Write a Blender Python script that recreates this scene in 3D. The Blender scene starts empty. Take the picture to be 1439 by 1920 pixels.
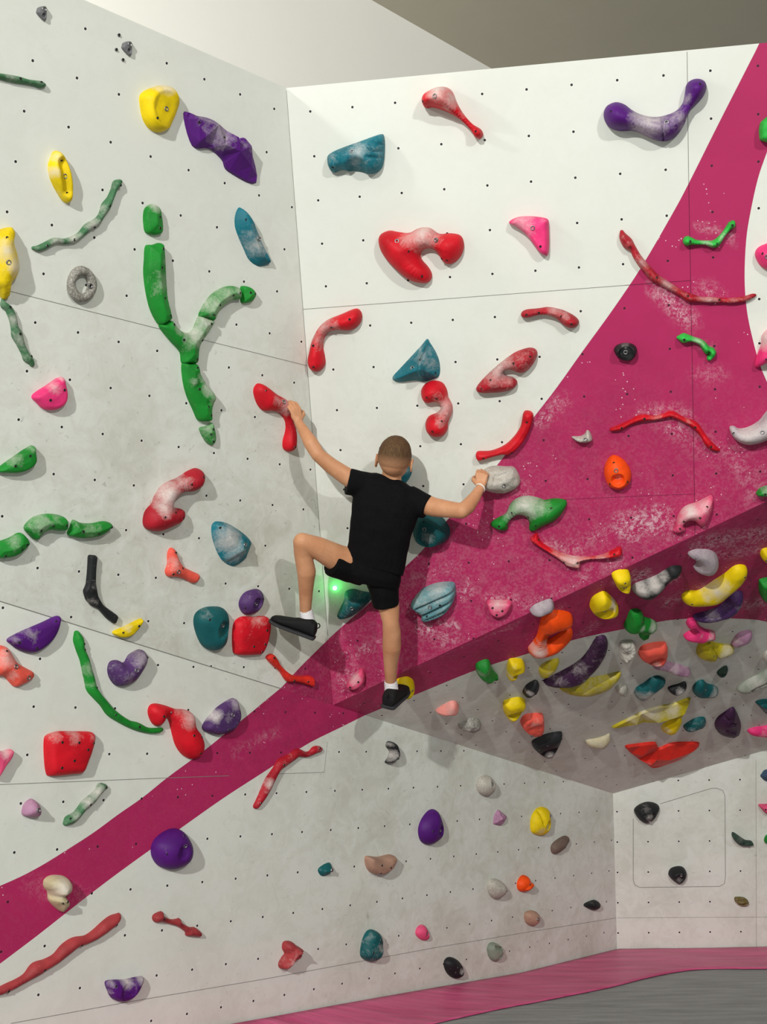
import bpy, bmesh, math, random
import numpy as np
from mathutils import Vector, Matrix, noise
from mathutils.geometry import delaunay_2d_cdt
from mathutils.bvhtree import BVHTree

# ------------------------------------------------------------------ scene, camera
S = bpy.context.scene
COL = S.collection
F = 2330.0; CX = 719.5; CY = 960.0        # lens of the photograph, in pixels of a 1439 x 1920 frame
CAMH = 1.50
dn = np.array([.0135, .984, -.17]); dn /= np.linalg.norm(dn)     # gravity seen from the camera
fw = np.array([0, 0, 1.]) - dn * dn[2]; fw /= np.linalg.norm(fw)
rt = np.cross(dn, fw)
RW = np.stack([rt, fw, -dn])               # camera frame -> world frame
def W(p): return RW @ np.asarray(p, float) + np.array([0, 0, CAMH])

cam_d = bpy.data.cameras.new('camera'); cam = bpy.data.objects.new('camera', cam_d); COL.objects.link(cam)
cam_d.sensor_fit = 'HORIZONTAL'; cam_d.sensor_width = 36; cam_d.lens = F / 1439 * 36
cam_d.clip_start = .05
mx, my, mz = RW @ [1, 0, 0], RW @ [0, -1, 0], RW @ [0, 0, -1]
cam.matrix_world = Matrix(((mx[0], my[0], mz[0], 0), (mx[1], my[1], mz[1], 0), (mx[2], my[2], mz[2], CAMH), (0, 0, 0, 1)))
S.camera = cam
S.view_settings.view_transform = 'Standard'; S.view_settings.look = 'None'
S.view_settings.gamma = 1; S.view_settings.use_curve_mapping = False
S.view_settings.exposure = 0.0

# ------------------------------------------------------------------ planes of the climbing wall (camera frame)
def pt(x, y, Z): return np.array([(x - CX) / F * Z, (y - CY) / F * Z, Z])
def plane(a, b, c):
    n = np.cross(b - a, c - a); n /= np.linalg.norm(n)
    if n[2] > 0: n = -n
    return n, n @ a
def hit(x, y, pl, off=0.0):
    r = np.array([(x - CX) / F, (y - CY) / F, 1.]); return r * ((pl[1] + off) / (pl[0] @ r))
P0 = pt(625, 1322, 6.45); PT = pt(537, 165, 5.70); PL = pt(0, 1128, 5.10); PK = pt(1439, 940, 5.80)
PBD = pt(1158, 1790, 8.33)
PA = plane(P0, PT, PL); PC = plane(P0, PT, PK); PB = plane(P0, PL, PBD)
PM = hit(1150, 1488, PB); PE = plane(P0, PK, PM)
uD = np.array([1.0, -.015, -.011]); PD = plane(PM, PBD, PM + uD)
PLN = {'A': PA, 'B': PB, 'C': PC, 'D': PD, 'E': PE}
FLOOR = (-dn, 0 - CAMH)                    # points with height 0
def hitz(x, y, z=0.0): return hit(x, y, (-dn, z - CAMH))

# ------------------------------------------------------------------ world and lamps
wd = bpy.data.worlds.new('world'); S.world = wd; wd.use_nodes = True
wd.node_tree.nodes['Background'].inputs[0].default_value = (.92, .97, 1, 1)
wd.node_tree.nodes['Background'].inputs[1].default_value = .13
CEIL_Z = 6.0
def area(name, loc, target, size, power, col=(1, .985, .95)):
    l = bpy.data.lights.new(name, 'AREA'); l.shape = 'DISK'; l.size = size; l.energy = power; l.color = col
    o = bpy.data.objects.new(name, l); COL.objects.link(o)
    o.location = loc
    o.rotation_euler = (Vector(target) - Vector(loc)).to_track_quat('-Z', 'Y').to_euler()
    return o
area('ceiling_spot_light', (-3.8, -6.5, 5.6), (.2, 6, .9), .28, 1080)
area('ceiling_spot_light', (4.0, -5.5, 5.6), (-.2, 6, .9), .28, 440)
area('ceiling_spot_light', (.6, .6, 5.85), (.2, 6.2, 1.5), .30, 10)
# lamp behind the left wall's top: grazes the facing wall and leaves the diagonal shade line
Cp = W(hit(1090, 620, PC)); Te = W(PT); Te2 = W(hit(158, 0, PA)); ed = (Te2 - Te) / np.linalg.norm(Te2 - Te)
Q = Te + ed * .9
Lp = Cp + (Q - Cp) * 1.45
area('wall_wash_light', tuple(Lp), tuple(W(hit(1050, 300, PC))), .12, 15)

# ------------------------------------------------------------------ materials
def srgb(c):
    return tuple(((v / 255 / 12.92) if v / 255 <= .04045 else ((v / 255 + .055) / 1.055) ** 2.4) for v in c) + (1,)
class NT:
    def __init__(s, m): s.t = m.node_tree; s.n = s.t.nodes; s.l = s.t.links
    def add(s, ty, **k):
        n = s.n.new(ty)
        for a, v in k.items(): setattr(n, a, v)
        return n
    def inp(s, n, i, v):
        if isinstance(v, bpy.types.NodeSocket): s.l.new(v, n.inputs[i])
        else: n.inputs[i].default_value = v
    def math(s, op, a, b=0.0, clamp=False, c=0.0):
        n = s.add('ShaderNodeMath', operation=op, use_clamp=clamp); s.inp(n, 0, a); s.inp(n, 1, b); s.inp(n, 2, c); return n.outputs[0]
    def mix(s, f, a, b):
        n = s.add('ShaderNodeMix', data_type='RGBA'); s.inp(n, 0, f); s.inp(n, 6, a); s.inp(n, 7, b); return n.outputs[2]
    def noise(s, vec, scale, detail=4, rough=.6, dist=0.0):
        n = s.add('ShaderNodeTexNoise'); n.inputs['Scale'].default_value = scale; n.inputs['Detail'].default_value = detail
        n.inputs['Roughness'].default_value = rough; n.inputs['Distortion'].default_value = dist
        if vec is not None: s.l.new(vec, n.inputs['Vector'])
        return n.outputs[0]
    def ramp(s, v, a, b):
        n = s.add('ShaderNodeMapRange', clamp=True); s.inp(n, 0, v); n.inputs[1].default_value = a; n.inputs[2].default_value = b; return n.outputs[0]
def newmat(name, rough=.6, spec=.3):
    m = bpy.data.materials.new(name); m.use_nodes = True; t = NT(m)
    b = t.n['Principled BSDF']; b.inputs['Roughness'].default_value = rough; b.inputs['Specular IOR Level'].default_value = spec
    return m, t, b
MATS = {}
def plain(name, col, rough=.6, spec=.3, metal=0.0, var=.12, scale=20, bump=0.0):
    if name in MATS: return MATS[name]
    m, t, b = newmat(name, rough, spec); c = srgb(col); b.inputs['Metallic'].default_value = metal
    tc = t.add('ShaderNodeTexCoord'); n = t.noise(tc.outputs['Object'], scale)
    d = tuple(v * (1 - var * 2) for v in c[:3]) + (1,)
    t.l.new(t.mix(t.ramp(n, .3, .7), d, c), b.inputs['Base Color'])
    if bump:
        bp = t.add('ShaderNodeBump'); bp.inputs['Strength'].default_value = bump; bp.inputs['Distance'].default_value = .004
        t.l.new(t.noise(tc.outputs['Object'], scale * 4), bp.inputs['Height']); t.l.new(bp.outputs[0], b.inputs['Normal'])
    MATS[name] = m; return m
def hold_mat(name, col, rough=.55, speck=0.0, base=0.10):
    """cast resin with rubbed-in climbing chalk: mesh attribute 'chalk' times noise"""
    key = 'hold_' + name
    if key in MATS: return MATS[key]
    m, t, b = newmat(key, rough, .25); c = srgb(col)
    tc = t.add('ShaderNodeTexCoord'); at = t.add('ShaderNodeAttribute', attribute_name='chalk'); oi = t.add('ShaderNodeObjectInfo')
    vm = t.add('ShaderNodeVectorMath', operation='ADD'); t.l.new(tc.outputs['Object'], vm.inputs[0])
    cb = t.add('ShaderNodeCombineXYZ'); t.l.new(t.math('MULTIPLY', oi.outputs['Random'], 37.0), cb.inputs[0]); t.l.new(cb.outputs[0], vm.inputs[1])
    v = vm.outputs[0]
    n1 = t.noise(v, 22, 6, .7, .6); n2 = t.noise(v, 110, 3, .6)
    f = t.math('ADD', at.outputs['Fac'], t.math('MULTIPLY', t.math('SUBTRACT', n1, .5), 1.15))
    f = t.math('ADD', f, t.math('MULTIPLY', t.math('SUBTRACT', n2, .5), .5))
    f = t.ramp(f, .2, 1.15)
    f = t.math('MULTIPLY', f, .88)
    dark = tuple(x * .72 for x in c[:3]) + (1,)
    cc = t.mix(t.ramp(t.noise(v, 9, 3), .35, .65), dark, c)
    if speck: cc = t.mix(t.math('MULTIPLY', t.ramp(t.noise(v, 130, 2), .45, .7), .45), cc, srgb((225, 222, 212)))
    t.l.new(t.mix(f, cc, srgb((214, 208, 202))), b.inputs['Base Color'])
    bp = t.add('ShaderNodeBump'); bp.inputs['Strength'].default_value = .25; bp.inputs['Distance'].default_value = .003
    t.l.new(n2, bp.inputs['Height']); t.l.new(bp.outputs[0], b.inputs['Normal'])
    MATS[key] = m; return m
COLORS = {'red': (214, 20, 38), 'crimson': (176, 28, 44), 'brick': (172, 62, 66), 'scarlet': (226, 48, 36), 'green': (28, 142, 48),
          'brightgreen': (50, 190, 74), 'sage': (70, 120, 82), 'teal': (22, 116, 132), 'darkteal': (18, 92, 96), 'paleteal': (96, 150, 158),
          'yellow': (240, 210, 8), 'olive': (196, 180, 34), 'purple': (84, 22, 120), 'dusk': (84, 52, 108), 'plum': (64, 34, 66), 'mauve': (176, 130, 160),
          'pink': (246, 60, 130), 'rose': (232, 84, 128), 'coral': (246, 96, 80), 'salmon': (240, 150, 140), 'orange': (255, 84, 16),
          'black': (36, 38, 40), 'grey': (128, 126, 118), 'stone': (176, 172, 160), 'tan': (180, 142, 122), 'brown': (116, 98, 88),
          'cream': (206, 194, 156), 'slate': (60, 84, 108), 'darkgreen': (44, 70, 58), 'bronze': (118, 102, 50), 'greygreen': (140, 152, 136), 'lilac': (172, 156, 168),
          'steel': (120, 122, 124)}
SPECK = {'stone', 'grey'}
def HM(c): return hold_mat(c, COLORS[c], speck=1.0 if c in SPECK else 0.0)

def wall_mat(name, col, pinkish):
    m, t, b = newmat(name, .55, .25); c = srgb(col)
    tc = t.add('ShaderNodeTexCoord'); P = tc.outputs['Object']
    uv = t.add('ShaderNodeUVMap', uv_map='grid'); at = t.add('ShaderNodeAttribute', attribute_name='chalk'); gr = t.add('ShaderNodeAttribute', attribute_name='grime')
    g = t.noise(P, 1.6, 6, .65, .5); g2 = t.noise(P, 9, 5, .7, 1.2)
    f = t.math('ADD', t.math('MULTIPLY', g, .6), t.math('MULTIPLY', g2, .4))
    stain = srgb((126, 30, 66)) if pinkish else srgb((184, 184, 169))
    amt = t.math('MULTIPLY', t.ramp(f, .44, .62), t.math('ADD', t.math('MULTIPLY', gr.outputs['Fac'], .7), .06))
    col1 = t.mix(amt, c, stain)
    # rubber scuffs: thin stretched noise
    if not pinkish:
        sc = t.noise(P, 26, 3, .5, 2.2)
        col1 = t.mix(t.math('MULTIPLY', t.ramp(sc, .66, .74), t.math('MULTIPLY', gr.outputs['Fac'], .42)), col1, srgb((96, 96, 92)))
    # chalk
    n1 = t.noise(P, 24, 6, .75, 1.0); n3 = t.noise(P, 75, 4, .7, .8)
    cf = t.math('MULTIPLY', at.outputs['Fac'], t.ramp(t.math('ADD', t.math('MULTIPLY', n1, .5), t.math('MULTIPLY', n3, .5)), .46, .60))
    vo = t.add('ShaderNodeTexVoronoi'); vo.inputs['Scale'].default_value = 42; t.l.new(P, vo.inputs['Vector'])
    dot = t.math('LESS_THAN', vo.outputs['Distance'], .12)
    sel = t.math('GREATER_THAN', t.math('ADD', t.noise(P, 5, 2), t.math('MULTIPLY', at.outputs['Fac'], .45)), .60)
    spots = t.math('MULTIPLY', t.math('MULTIPLY', dot, sel), .75 if pinkish else .0)
    cf = t.math('MAXIMUM', t.math('MULTIPLY', cf, .85), spots)
    col2 = t.mix(cf, col1, srgb((232, 214, 220)) if pinkish else srgb((226, 224, 218)))
    # threaded inserts on the bolt grid
    sx = t.add('ShaderNodeSeparateXYZ'); t.l.new(uv.outputs[0], sx.inputs[0])
    fx = t.math('SUBTRACT', t.math('FRACT', t.math('ADD', sx.outputs[0], .5)), .5); fy = t.math('SUBTRACT', t.math('FRACT', t.math('ADD', sx.outputs[1], .5)), .5)
    d = t.math('SQRT', t.math('ADD', t.math('MULTIPLY', fx, fx), t.math('MULTIPLY', fy, fy)))
    ring = t.math('LESS_THAN', d, .042 if not pinkish else .032); hole = t.math('LESS_THAN', d, .030)
    col3 = t.mix(ring, col2, srgb((238, 238, 234)) if not pinkish else srgb((208, 96, 140)))
    col4 = t.mix(hole, col3, srgb((46, 46, 44)) if not pinkish else srgb((70, 20, 40)))
    t.l.new(col4, b.inputs['Base Color'])
    bp = t.add('ShaderNodeBump'); bp.inputs['Strength'].default_value = .15; bp.inputs['Distance'].default_value = .002
    t.l.new(g2, bp.inputs['Height']); t.l.new(bp.outputs[0], b.inputs['Normal'])
    return m
M_WHITE = wall_mat('painted_panel_white', (220, 224, 216), False)
M_PINK = wall_mat('painted_panel_pink', (174, 38, 92), True)
M_SEAM = plain('panel_joint', (138, 137, 130), .8)
M_SEAMP = plain('panel_joint_pink', (110, 26, 60), .8)

# ------------------------------------------------------------------ object helpers
def obj(name, verts, faces, mat=None, parent=None, smooth=True, mw=None):
    me = bpy.data.meshes.new(name); me.from_pydata([tuple(map(float, v)) for v in verts], [], [tuple(map(int, f)) for f in faces]); me.update()
    if smooth: me.polygons.foreach_set('use_smooth', [True] * len(me.polygons))
    if mat:
        for m in (mat if isinstance(mat, (list, tuple)) else [mat]): me.materials.append(m)
    o = bpy.data.objects.new(name, me); COL.objects.link(o)
    if mw is not None: o.matrix_basis = mw
    if parent: o.parent = parent
    return o
def tag(o, label, cat, group=None):
    o['label'] = label; o['category'] = cat
    if group: o['group'] = group
    return o
def struct(o): o['kind'] = 'structure'; return o
def attr(o, name, vals):
    a = o.data.attributes.new(name, 'FLOAT', 'POINT'); a.data.foreach_set('value', [float(v) for v in vals])
def frame(pk):
    """plane frame in world: e1 to the right, e2 up, n towards the room"""
    n = PLN[pk][0]; e1 = np.cross(n, [0, -1, 0]); e1 = np.cross([0, -1, 0], n); e1 /= np.linalg.norm(e1)
    if e1[0] < 0: e1 = -e1
    e2 = np.cross(n, e1)
    return e1, e2, n
FR = {k: frame(k) for k in PLN}
def matw(pk, pc):
    e1, e2, n = (RW @ v for v in FR[pk]); o = W(pc)
    return Matrix(((e1[0], e2[0], n[0], o[0]), (e1[1], e2[1], n[1], o[1]), (e1[2], e2[2], n[2], o[2]), (0, 0, 0, 1)))

# ------------------------------------------------------------------ 2D outline tools
def catmull(P, closed=True, k=5):
    P = np.asarray(P, float); n = len(P); out = []
    rng = range(n) if closed else range(n - 1)
    for i in rng:
        if closed: a, b, c, d = P[(i - 1) % n], P[i], P[(i + 1) % n], P[(i + 2) % n]
        else: a, b, c, d = P[max(i - 1, 0)], P[i], P[i + 1], P[min(i + 2, n - 1)]
        for j in range(k):
            t = j / k
            out.append(.5 * (2 * b + (c - a) * t + (2 * a - 5 * b + 4 * c - d) * t * t + (3 * b - a - 3 * c + d) * t ** 3))
    if not closed: out.append(P[-1])
    return np.array(out)
def resample(P, s):
    P = np.vstack([P, P[:1]]); L = np.r_[0, np.cumsum(np.linalg.norm(np.diff(P, axis=0), axis=1))]
    n = max(10, int(L[-1] / s)); q = np.linspace(0, L[-1], n, endpoint=False)
    return np.stack([np.interp(q, L, P[:, 0]), np.interp(q, L, P[:, 1])], 1)
def corners(P, r=.16):
    P = np.asarray(P, float); out = []; n = len(P)
    for i in range(n):
        a, b, c = P[i - 1], P[i], P[(i + 1) % n]
        out += [b + (a - b) * r, b * .5 + (b + (a - b) * r) * .25 + (b + (c - b) * r) * .25, b + (c - b) * r]
    return np.array(out)
def tube_outline(C):
    C = np.asarray(C, float); Q = catmull(C, False, 5); xy = Q[:, :2]; r = Q[:, 2]
    d = np.gradient(xy, axis=0); d /= np.linalg.norm(d, axis=1)[:, None] + 1e-9; nn = np.stack([-d[:, 1], d[:, 0]], 1)
    Lf = xy + nn * r[:, None]; Rt = xy - nn * r[:, None]
    def cap(c, dd, rr, n0):
        a0 = math.atan2(n0[1], n0[0]); return [c + rr * np.array([math.cos(a), math.sin(a)]) for a in np.linspace(a0, a0 - math.pi, 6)[1:-1]]
    e = cap(xy[-1], d[-1], r[-1], nn[-1]); s = cap(xy[0], d[0], r[0], -nn[0])
    return np.vstack([Lf, e, Rt[::-1], s])
def inside(P, q):
    x, y = q[:, 0:1], q[:, 1:2]; x0, y0 = P[:, 0][None], P[:, 1][None]; x1, y1 = np.roll(P[:, 0], -1)[None], np.roll(P[:, 1], -1)[None]
    c = ((y0 > y) != (y1 > y)) & (x < (x1 - x0) * (y - y0) / (y1 - y0 + 1e-15) + x0)
    return c.sum(1) % 2 == 1
def bdist(P, q):
    A = P; B = np.roll(P, -1, axis=0); AB = B - A; l2 = (AB ** 2).sum(1) + 1e-15
    t = (((q[:, None] - A[None]) * AB[None]).sum(2) / l2[None]).clip(0, 1)
    C = A[None] + t[..., None] * AB[None]; D = np.linalg.norm(q[:, None] - C, axis=2); i = D.argmin(1)
    return D[np.arange(len(q)), i], C[np.arange(len(q)), i]
def cdt(verts, loops, mode=1):
    edges = []; fc = []
    if mode == 1: fc = [list(range(l[0], l[1])) for l in loops]
    else:
        for a, b in loops: edges += [(i, i + 1) for i in range(a, b - 1)]
    r = delaunay_2d_cdt([Vector((float(v[0]), float(v[1]))) for v in verts], edges, fc, mode, 1e-6)
    return np.array([tuple(v) for v in r[0]]), [tuple(f) for f in r[2]]

# ------------------------------------------------------------------ climbing wall panels
GRID = {'A': ([3.6611, 0.557, 3.5261], -12.1469, [-0.875, 4.9384, 0.151], 7.7932),
        'C': ([4.9543, -0.1698, -0.9391], 5.7156, [0.4227, 4.8667, 1.2174], 2.1473),
        'B': ([3.4149, 0.7361, 3.5108], -19.8807, [-0.4537, 4.953, -0.4685], -4.267),
        'D': ([4.8746, -0.0728, -0.0536], -8.0145, [0.074, 4.8731, 0.1611], -11.2032)}
_u = (PK - P0) / np.linalg.norm(PK - P0); _v = np.cross(_u, PE[0])
GRID['E'] = ((5 * _u).tolist(), float(-5 * _u @ P0 + .4), (5 * _v).tolist(), float(-5 * _v @ P0 + .4))
def topx(P): return np.stack([CX + F * P[:, 0] / P[:, 2], CY + F * P[:, 1] / P[:, 2]], 1)
def capsule(q, s):
    a = np.array(s[:2], float); b = np.array(s[2:4], float); ab = b - a; t = (((q - a) @ ab) / (ab @ ab + 1e-9)).clip(0, 1)
    d = np.linalg.norm(q - (a + t[:, None] * ab), axis=1) / s[4]
    return s[5] * (1 - d).clip(0, 1) ** .7
def panel(name, pk, poly, pinks, smears, grime, chalkbase, seams=(), step=.035):
    e1, e2, n = FR[pk]; o = hit(poly[0][0], poly[0][1], PLN[pk])
    def loc(P): return np.stack([(P - o) @ e1, (P - o) @ e2], 1)
    def cam3(q): return o[None] + q[:, 0:1] * e1 + q[:, 1:2] * e2
    O = loc(np.array([hit(x, y, PLN[pk]) for x, y in poly]))
    curves = [loc(np.array([hit(x, y, PLN[pk]) for x, y in catmull(c, False, 4)])) for c in pinks['edges']]
    pp = [np.array(p, float) for p in pinks['polys']]
    lo, hi = O.min(0), O.max(0)
    gx, gy = np.meshgrid(np.arange(lo[0], hi[0], step), np.arange(lo[1], hi[1], step)); g = np.stack([gx.ravel(), gy.ravel()], 1)
    g = g[inside(O, g)]; g = g[bdist(O, g)[0] > step * .4]
    for c in curves:
        d = np.linalg.norm(g[:, None] - c[None], axis=2).min(1); g = g[d > step * .35]
    V = [tuple(v) for v in O]; edges = []
    for c in curves:
        i0 = len(V); V += [tuple(v) for v in c]; edges += [(i, i + 1) for i in range(i0, len(V) - 1)]
    V += [tuple(v) for v in g]
    r = delaunay_2d_cdt([Vector(map(float, v)) for v in V], edges, [list(range(len(O)))], 1, 1e-5)
    q = np.array([tuple(v) for v in r[0]]); fc = [tuple(f) for f in r[2]]
    cen = np.array([q[list(f)].mean(0) for f in fc]); keep = inside(O, cen); fc = [f for f, k in zip(fc, keep) if k]; cen = cen[keep]
    cpx = topx(cam3(cen)); pk_in = np.zeros(len(cen), bool)
    for p in pp: pk_in |= inside(catmull(p, True, 4) if False else p, cpx)
    fc = [f if np.cross(q[f[1]] - q[f[0]], q[f[2]] - q[f[0]]) > 0 else f[::-1] for f in fc]
    verts = [(a, b, 0) for a, b in q]; m = len(verts)
    # board thickness behind the face
    th = .03; ob = [(a, b, 0) for a, b in O] + [(a, b, -th) for a, b in O]; verts += ob; k = len(O)
    area2 = sum(O[i - 1][0] * O[i][1] - O[i][0] * O[i - 1][1] for i in range(k))
    back = list(range(m + k, m + 2 * k)); extra = [tuple(back[::-1] if area2 > 0 else back)]
    for i in range(k):
        j = (i + 1) % k; f = (m + i, m + k + i, m + k + j, m + j); extra.append(f if area2 > 0 else f[::-1])
    w = struct(obj(name, verts, fc + extra, [M_WHITE, M_PINK], smooth=False, mw=matw(pk, o)))
    me = w.data; me.polygons.foreach_set('material_index', [1 if b else 0 for b in pk_in] + [0] * len(extra))
    allq = np.array([(v[0], v[1]) for v in verts]); P3 = cam3(allq); px = topx(P3)
    gi, ci, gj, cj = GRID[pk]; U = np.stack([P3 @ np.array(gi) + ci, P3 @ np.array(gj) + cj], 1)
    uvl = me.uv_layers.new(name='grid'); li = np.empty(len(me.loops), int); me.loops.foreach_get('vertex_index', li); uvl.data.foreach_set('uv', U[li].ravel())
    ch = chalkbase(px)
    for s in smears: ch = np.maximum(ch, capsule(px, s))
    attr(w, 'chalk', ch.clip(0, 1)); attr(w, 'grime', grime(px).clip(0, 1))
    for s in seams:
        c = loc(np.array([hit(x, y, PLN[pk]) for x, y in s[1]])); hw = s[2] if len(s) > 2 else .0012
        d = np.gradient(c, axis=0); d /= np.linalg.norm(d, axis=1)[:, None]; nn = np.stack([-d[:, 1], d[:, 0]], 1) * hw
        vs = [(a[0], a[1], .0008) for a in c + nn] + [(a[0], a[1], .0008) for a in c - nn]; kk = len(c)
        obj('panel_joint', vs, [(i, kk + i, kk + i + 1, i + 1) for i in range(kk - 1)], s[0], w, False)
    return w
sm = lambda a, b: (lambda p: ((p[:, 1] - a) / (b - a)).clip(0, 1))
up_B = [(632, 1183), (564, 1250), (527, 1290), (500, 1312), (470, 1337), (428, 1371), (382, 1408), (314, 1458), (268, 1495), (222, 1527), (180, 1558), (139, 1585), (69, 1628), (0, 1661), (-150, 1722), (-500, 1850)]
lo_B = [(720, 1325), (685, 1341), (643, 1362), (584, 1391), (540, 1418), (491, 1450), (417, 1498), (339, 1553), (260, 1609), (200, 1653), (139, 1700), (69, 1755), (0, 1807), (-150, 1920), (-500, 2180)]
cur_C = [(590, 1222), (614, 1200), (655, 1163), (697, 1127), (755, 1068), (793, 1031), (840, 974), (885, 925), (932, 873), (1001, 783), (1045, 726), (1092, 660), (1150, 580), (1205, 498), (1262, 400), (1292, 344), (1345, 238), (1400, 130), (1426, 78), (1470, -20)]
cur_R = [(1640, -60), (1520, 110), (1470, 200), (1439, 285), (1422, 335), (1408, 398), (1400, 450), (1397, 520), (1401, 580), (1412, 635), (1428, 690), (1455, 745), (1510, 820), (1600, 900), (1750, 1000)]
cur_E = [(640, 1359), (685, 1341), (783, 1301), (894, 1256), (989, 1226), (1083, 1198), (1173, 1179), (1241, 1165), (1290, 1160), (1336, 1159), (1406, 1161), (1439, 1166), (1520, 1185), (1700, 1250), (2000, 1370)]
edgeAC = lambda y: 537 + (y - 165) * .07606
# pixel polygons
def on_line(p, q, x): return (x, p[1] + (q[1] - p[1]) * (x - p[0]) / (q[0] - p[0]))
Lx = on_line((0, 1128), (625, 1322), -420); Kx = on_line((625, 1322), (1439, 940), 1800)
topA = on_line((158, 0), (537, 165), -420)
catC = [tuple(p) for p in catmull(cur_C, False, 4)]; catR = [tuple(p) for p in catmull(cur_R, False, 4)]
catU = [tuple(p) for p in catmull(up_B, False, 4)]; catL = [tuple(p) for p in catmull(lo_B, False, 4)]; catE = [tuple(p) for p in catmull(cur_E, False, 4)]
struct_A = panel('wall_left', 'A', [(537, 165), topA, Lx, (625, 1322)],
      {'edges': [up_B[:4]], 'polys': [catU[:13] + [(470, 1500), (640, 1400), (660, 1200)]]},
      [(300, 1030, 330, 1000, 40, .5), (60, 860, 110, 840, 40, .4), (300, 860, 330, 900, 40, .4), (210, 1060, 240, 1050, 25, .4), (235, 1165, 270, 1150, 14, .7), (180, 1110, 195, 1120, 14, .5), (430, 450, 500, 520, 20, .2)],
      lambda p: .12 + .75 * sm(350, 1000)(p), lambda p: .03 + .05 * sm(400, 1100)(p),
      [(M_SEAM, [(-400, 443), (26, 548), (300, 617), (577, 686)]), (M_SEAM, [(-300, 1034.4), (0, 1127.4), (526, 1290.8)], .002), (M_SEAM, [(537.5, 170), (568.5, 580), (597.5, 960), (615, 1192)], .0016)])
struct_B = panel('wall_lower_left', 'B', [(625, 1322), Lx, (-420, 2160), (200, 2020), (450, 1945), (800, 1878), (1158, 1806), (1150, 1488)],
      {'edges': [up_B[2:], lo_B], 'polys': [catU[8:] + catL[::-1]]},
      [(150, 1490, 190, 1470, 16, .7), (60, 1400, 180, 1365, 16, .5), (0, 1400, 20, 1403, 12, .8), (380, 1370, 440, 1305, 14, .6), (440, 1410, 520, 1370, 10, .3), (60, 1660, 160, 1680, 30, .15)],
      lambda p: .22 + .6 * ((p[:, 0] - 250) / 500).clip(0, 1), lambda p: .02 + 0 * p[:, 0],
      [(M_SEAM, [(-400, 1487), (0, 1471), (300, 1459), (430, 1454.5)]), (M_SEAM, [(520, 1451), (608, 1448)], .001), (M_SEAM, [(20, 1919), (250, 1877), (500, 1835), (815, 1777), (1000, 1746), (1156, 1721)]),
       (M_SEAM, [(614, 1392), (608, 1448)], .0008)])
struct_C = panel('wall_right', 'C', [(537, 165), (625, 1322), Kx, (1800, 46)],
      {'edges': [cur_C, cur_R], 'polys': [catC + catR + [(1900, 1100), (1900, 1500), (500, 1500), (500, 1300)]]},
      [(1008, 795, 1055, 748, 14, .6), (1235, 545, 1290, 598, 24, .75), (1310, 543, 1345, 542, 14, .6), (1315, 430, 1345, 428, 10, .5), (1380, 430, 1370, 450, 10, .4), (1215, 775, 1238, 770, 20, .5),
       (1265, 768, 1290, 774, 13, .4), (1255, 800, 1285, 812, 13, .6), (1170, 985, 1240, 970, 30, .9), (1178, 1008, 1235, 990, 9, 1), (1100, 1012, 1130, 1003, 16, .5), (1030, 1020, 1090, 1035, 18, .45),
       (1080, 1092, 1160, 1050, 14, .45), (1220, 1040, 1260, 1020, 8, .6), (1255, 1020, 1262, 990, 10, .4), (784, 1187, 856, 1168, 9, .9), (824, 1210, 858, 1188, 9, .7), (868, 1112, 880, 1105, 14, .95), (915, 1122, 965, 1122, 12, .6), (655, 1228, 712, 1208, 6, .9),
       (640, 1275, 665, 1258, 12, .7), (780, 1085, 860, 1060, 24, .3), (985, 1140, 1080, 1110, 22, .35), (1260, 800, 1430, 900, 40, .25), (1380, 850, 1420, 940, 30, .3), (975, 910, 1000, 960, 25, .3), (1310, 655, 1340, 640, 8, .4),
       (1310, 705, 1350, 700, 20, .3), (790, 1180, 900, 1230, 25, .35), (880, 1225, 1000, 1170, 22, .4), (755, 1110, 775, 1160, 16, .3), (640, 1290, 690, 1310, 14, .3)],
      lambda p: .04 + .5 * sm(560, 1000)(p), lambda p: .0 + .12 * sm(650, 1050)(p),
      [(M_SEAM, [(568, 580), (800, 563), (1000, 548), (1172, 535)]), (M_SEAMP, [(1172, 535), (1296, 526)]), (M_SEAM, [(1289, 97), (1292, 344)]), (M_SEAMP, [(1292, 344), (1299, 700), (1304, 1003)]), (M_SEAMP, [(1010, 939), (1110, 934), (1304, 926)], .0008)])
qE = on_line((1150, 1488), (1439, 1406), 1800)
struct_E = panel('wall_underside', 'E', [(625, 1322), (1150, 1488), qE, Kx],
      {'edges': [cur_E], 'polys': [catE + [(2100, 300), (600, 1000), (560, 1330)]]},
      [(1160, 1090, 1215, 1075, 14, .7), (1250, 1130, 1330, 1100, 12, .6), (1310, 1020, 1439, 1000, 20, .6), (1350, 1040, 1439, 1030, 12, .6), (1400, 1135, 1435, 1130, 14, .6), (1030, 1150, 1060, 1140, 10, .5), (1090, 1190, 1120, 1170, 8, .5), (900, 1190, 960, 1170, 14, .35), (1200, 1100, 1270, 1085, 10, .5)],
      lambda p: .75 + 0 * p[:, 0], lambda p: .05 + 0 * p[:, 0])
struct_D = panel('wall_lower_right', 'D', [(1150, 1488), (1158, 1806), (1800, 1800), qE],
      {'edges': [], 'polys': []}, [], lambda p: .62 + 0 * p[:, 0], lambda p: .1 + 0 * p[:, 0],
      [(M_SEAM, [(1158, 1721), (1300, 1720), (1500, 1719)], .001), (M_SEAM, [(1418, 1425), (1419, 1776)], .001),
       (M_SEAM, [(1188, 1535), (1188, 1650), (1191, 1659), (1200, 1664), (1350, 1662), (1359, 1657), (1361, 1645), (1360, 1492), (1356, 1482), (1345, 1478), (1335, 1478), (1239, 1507)], .0018)])

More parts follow.
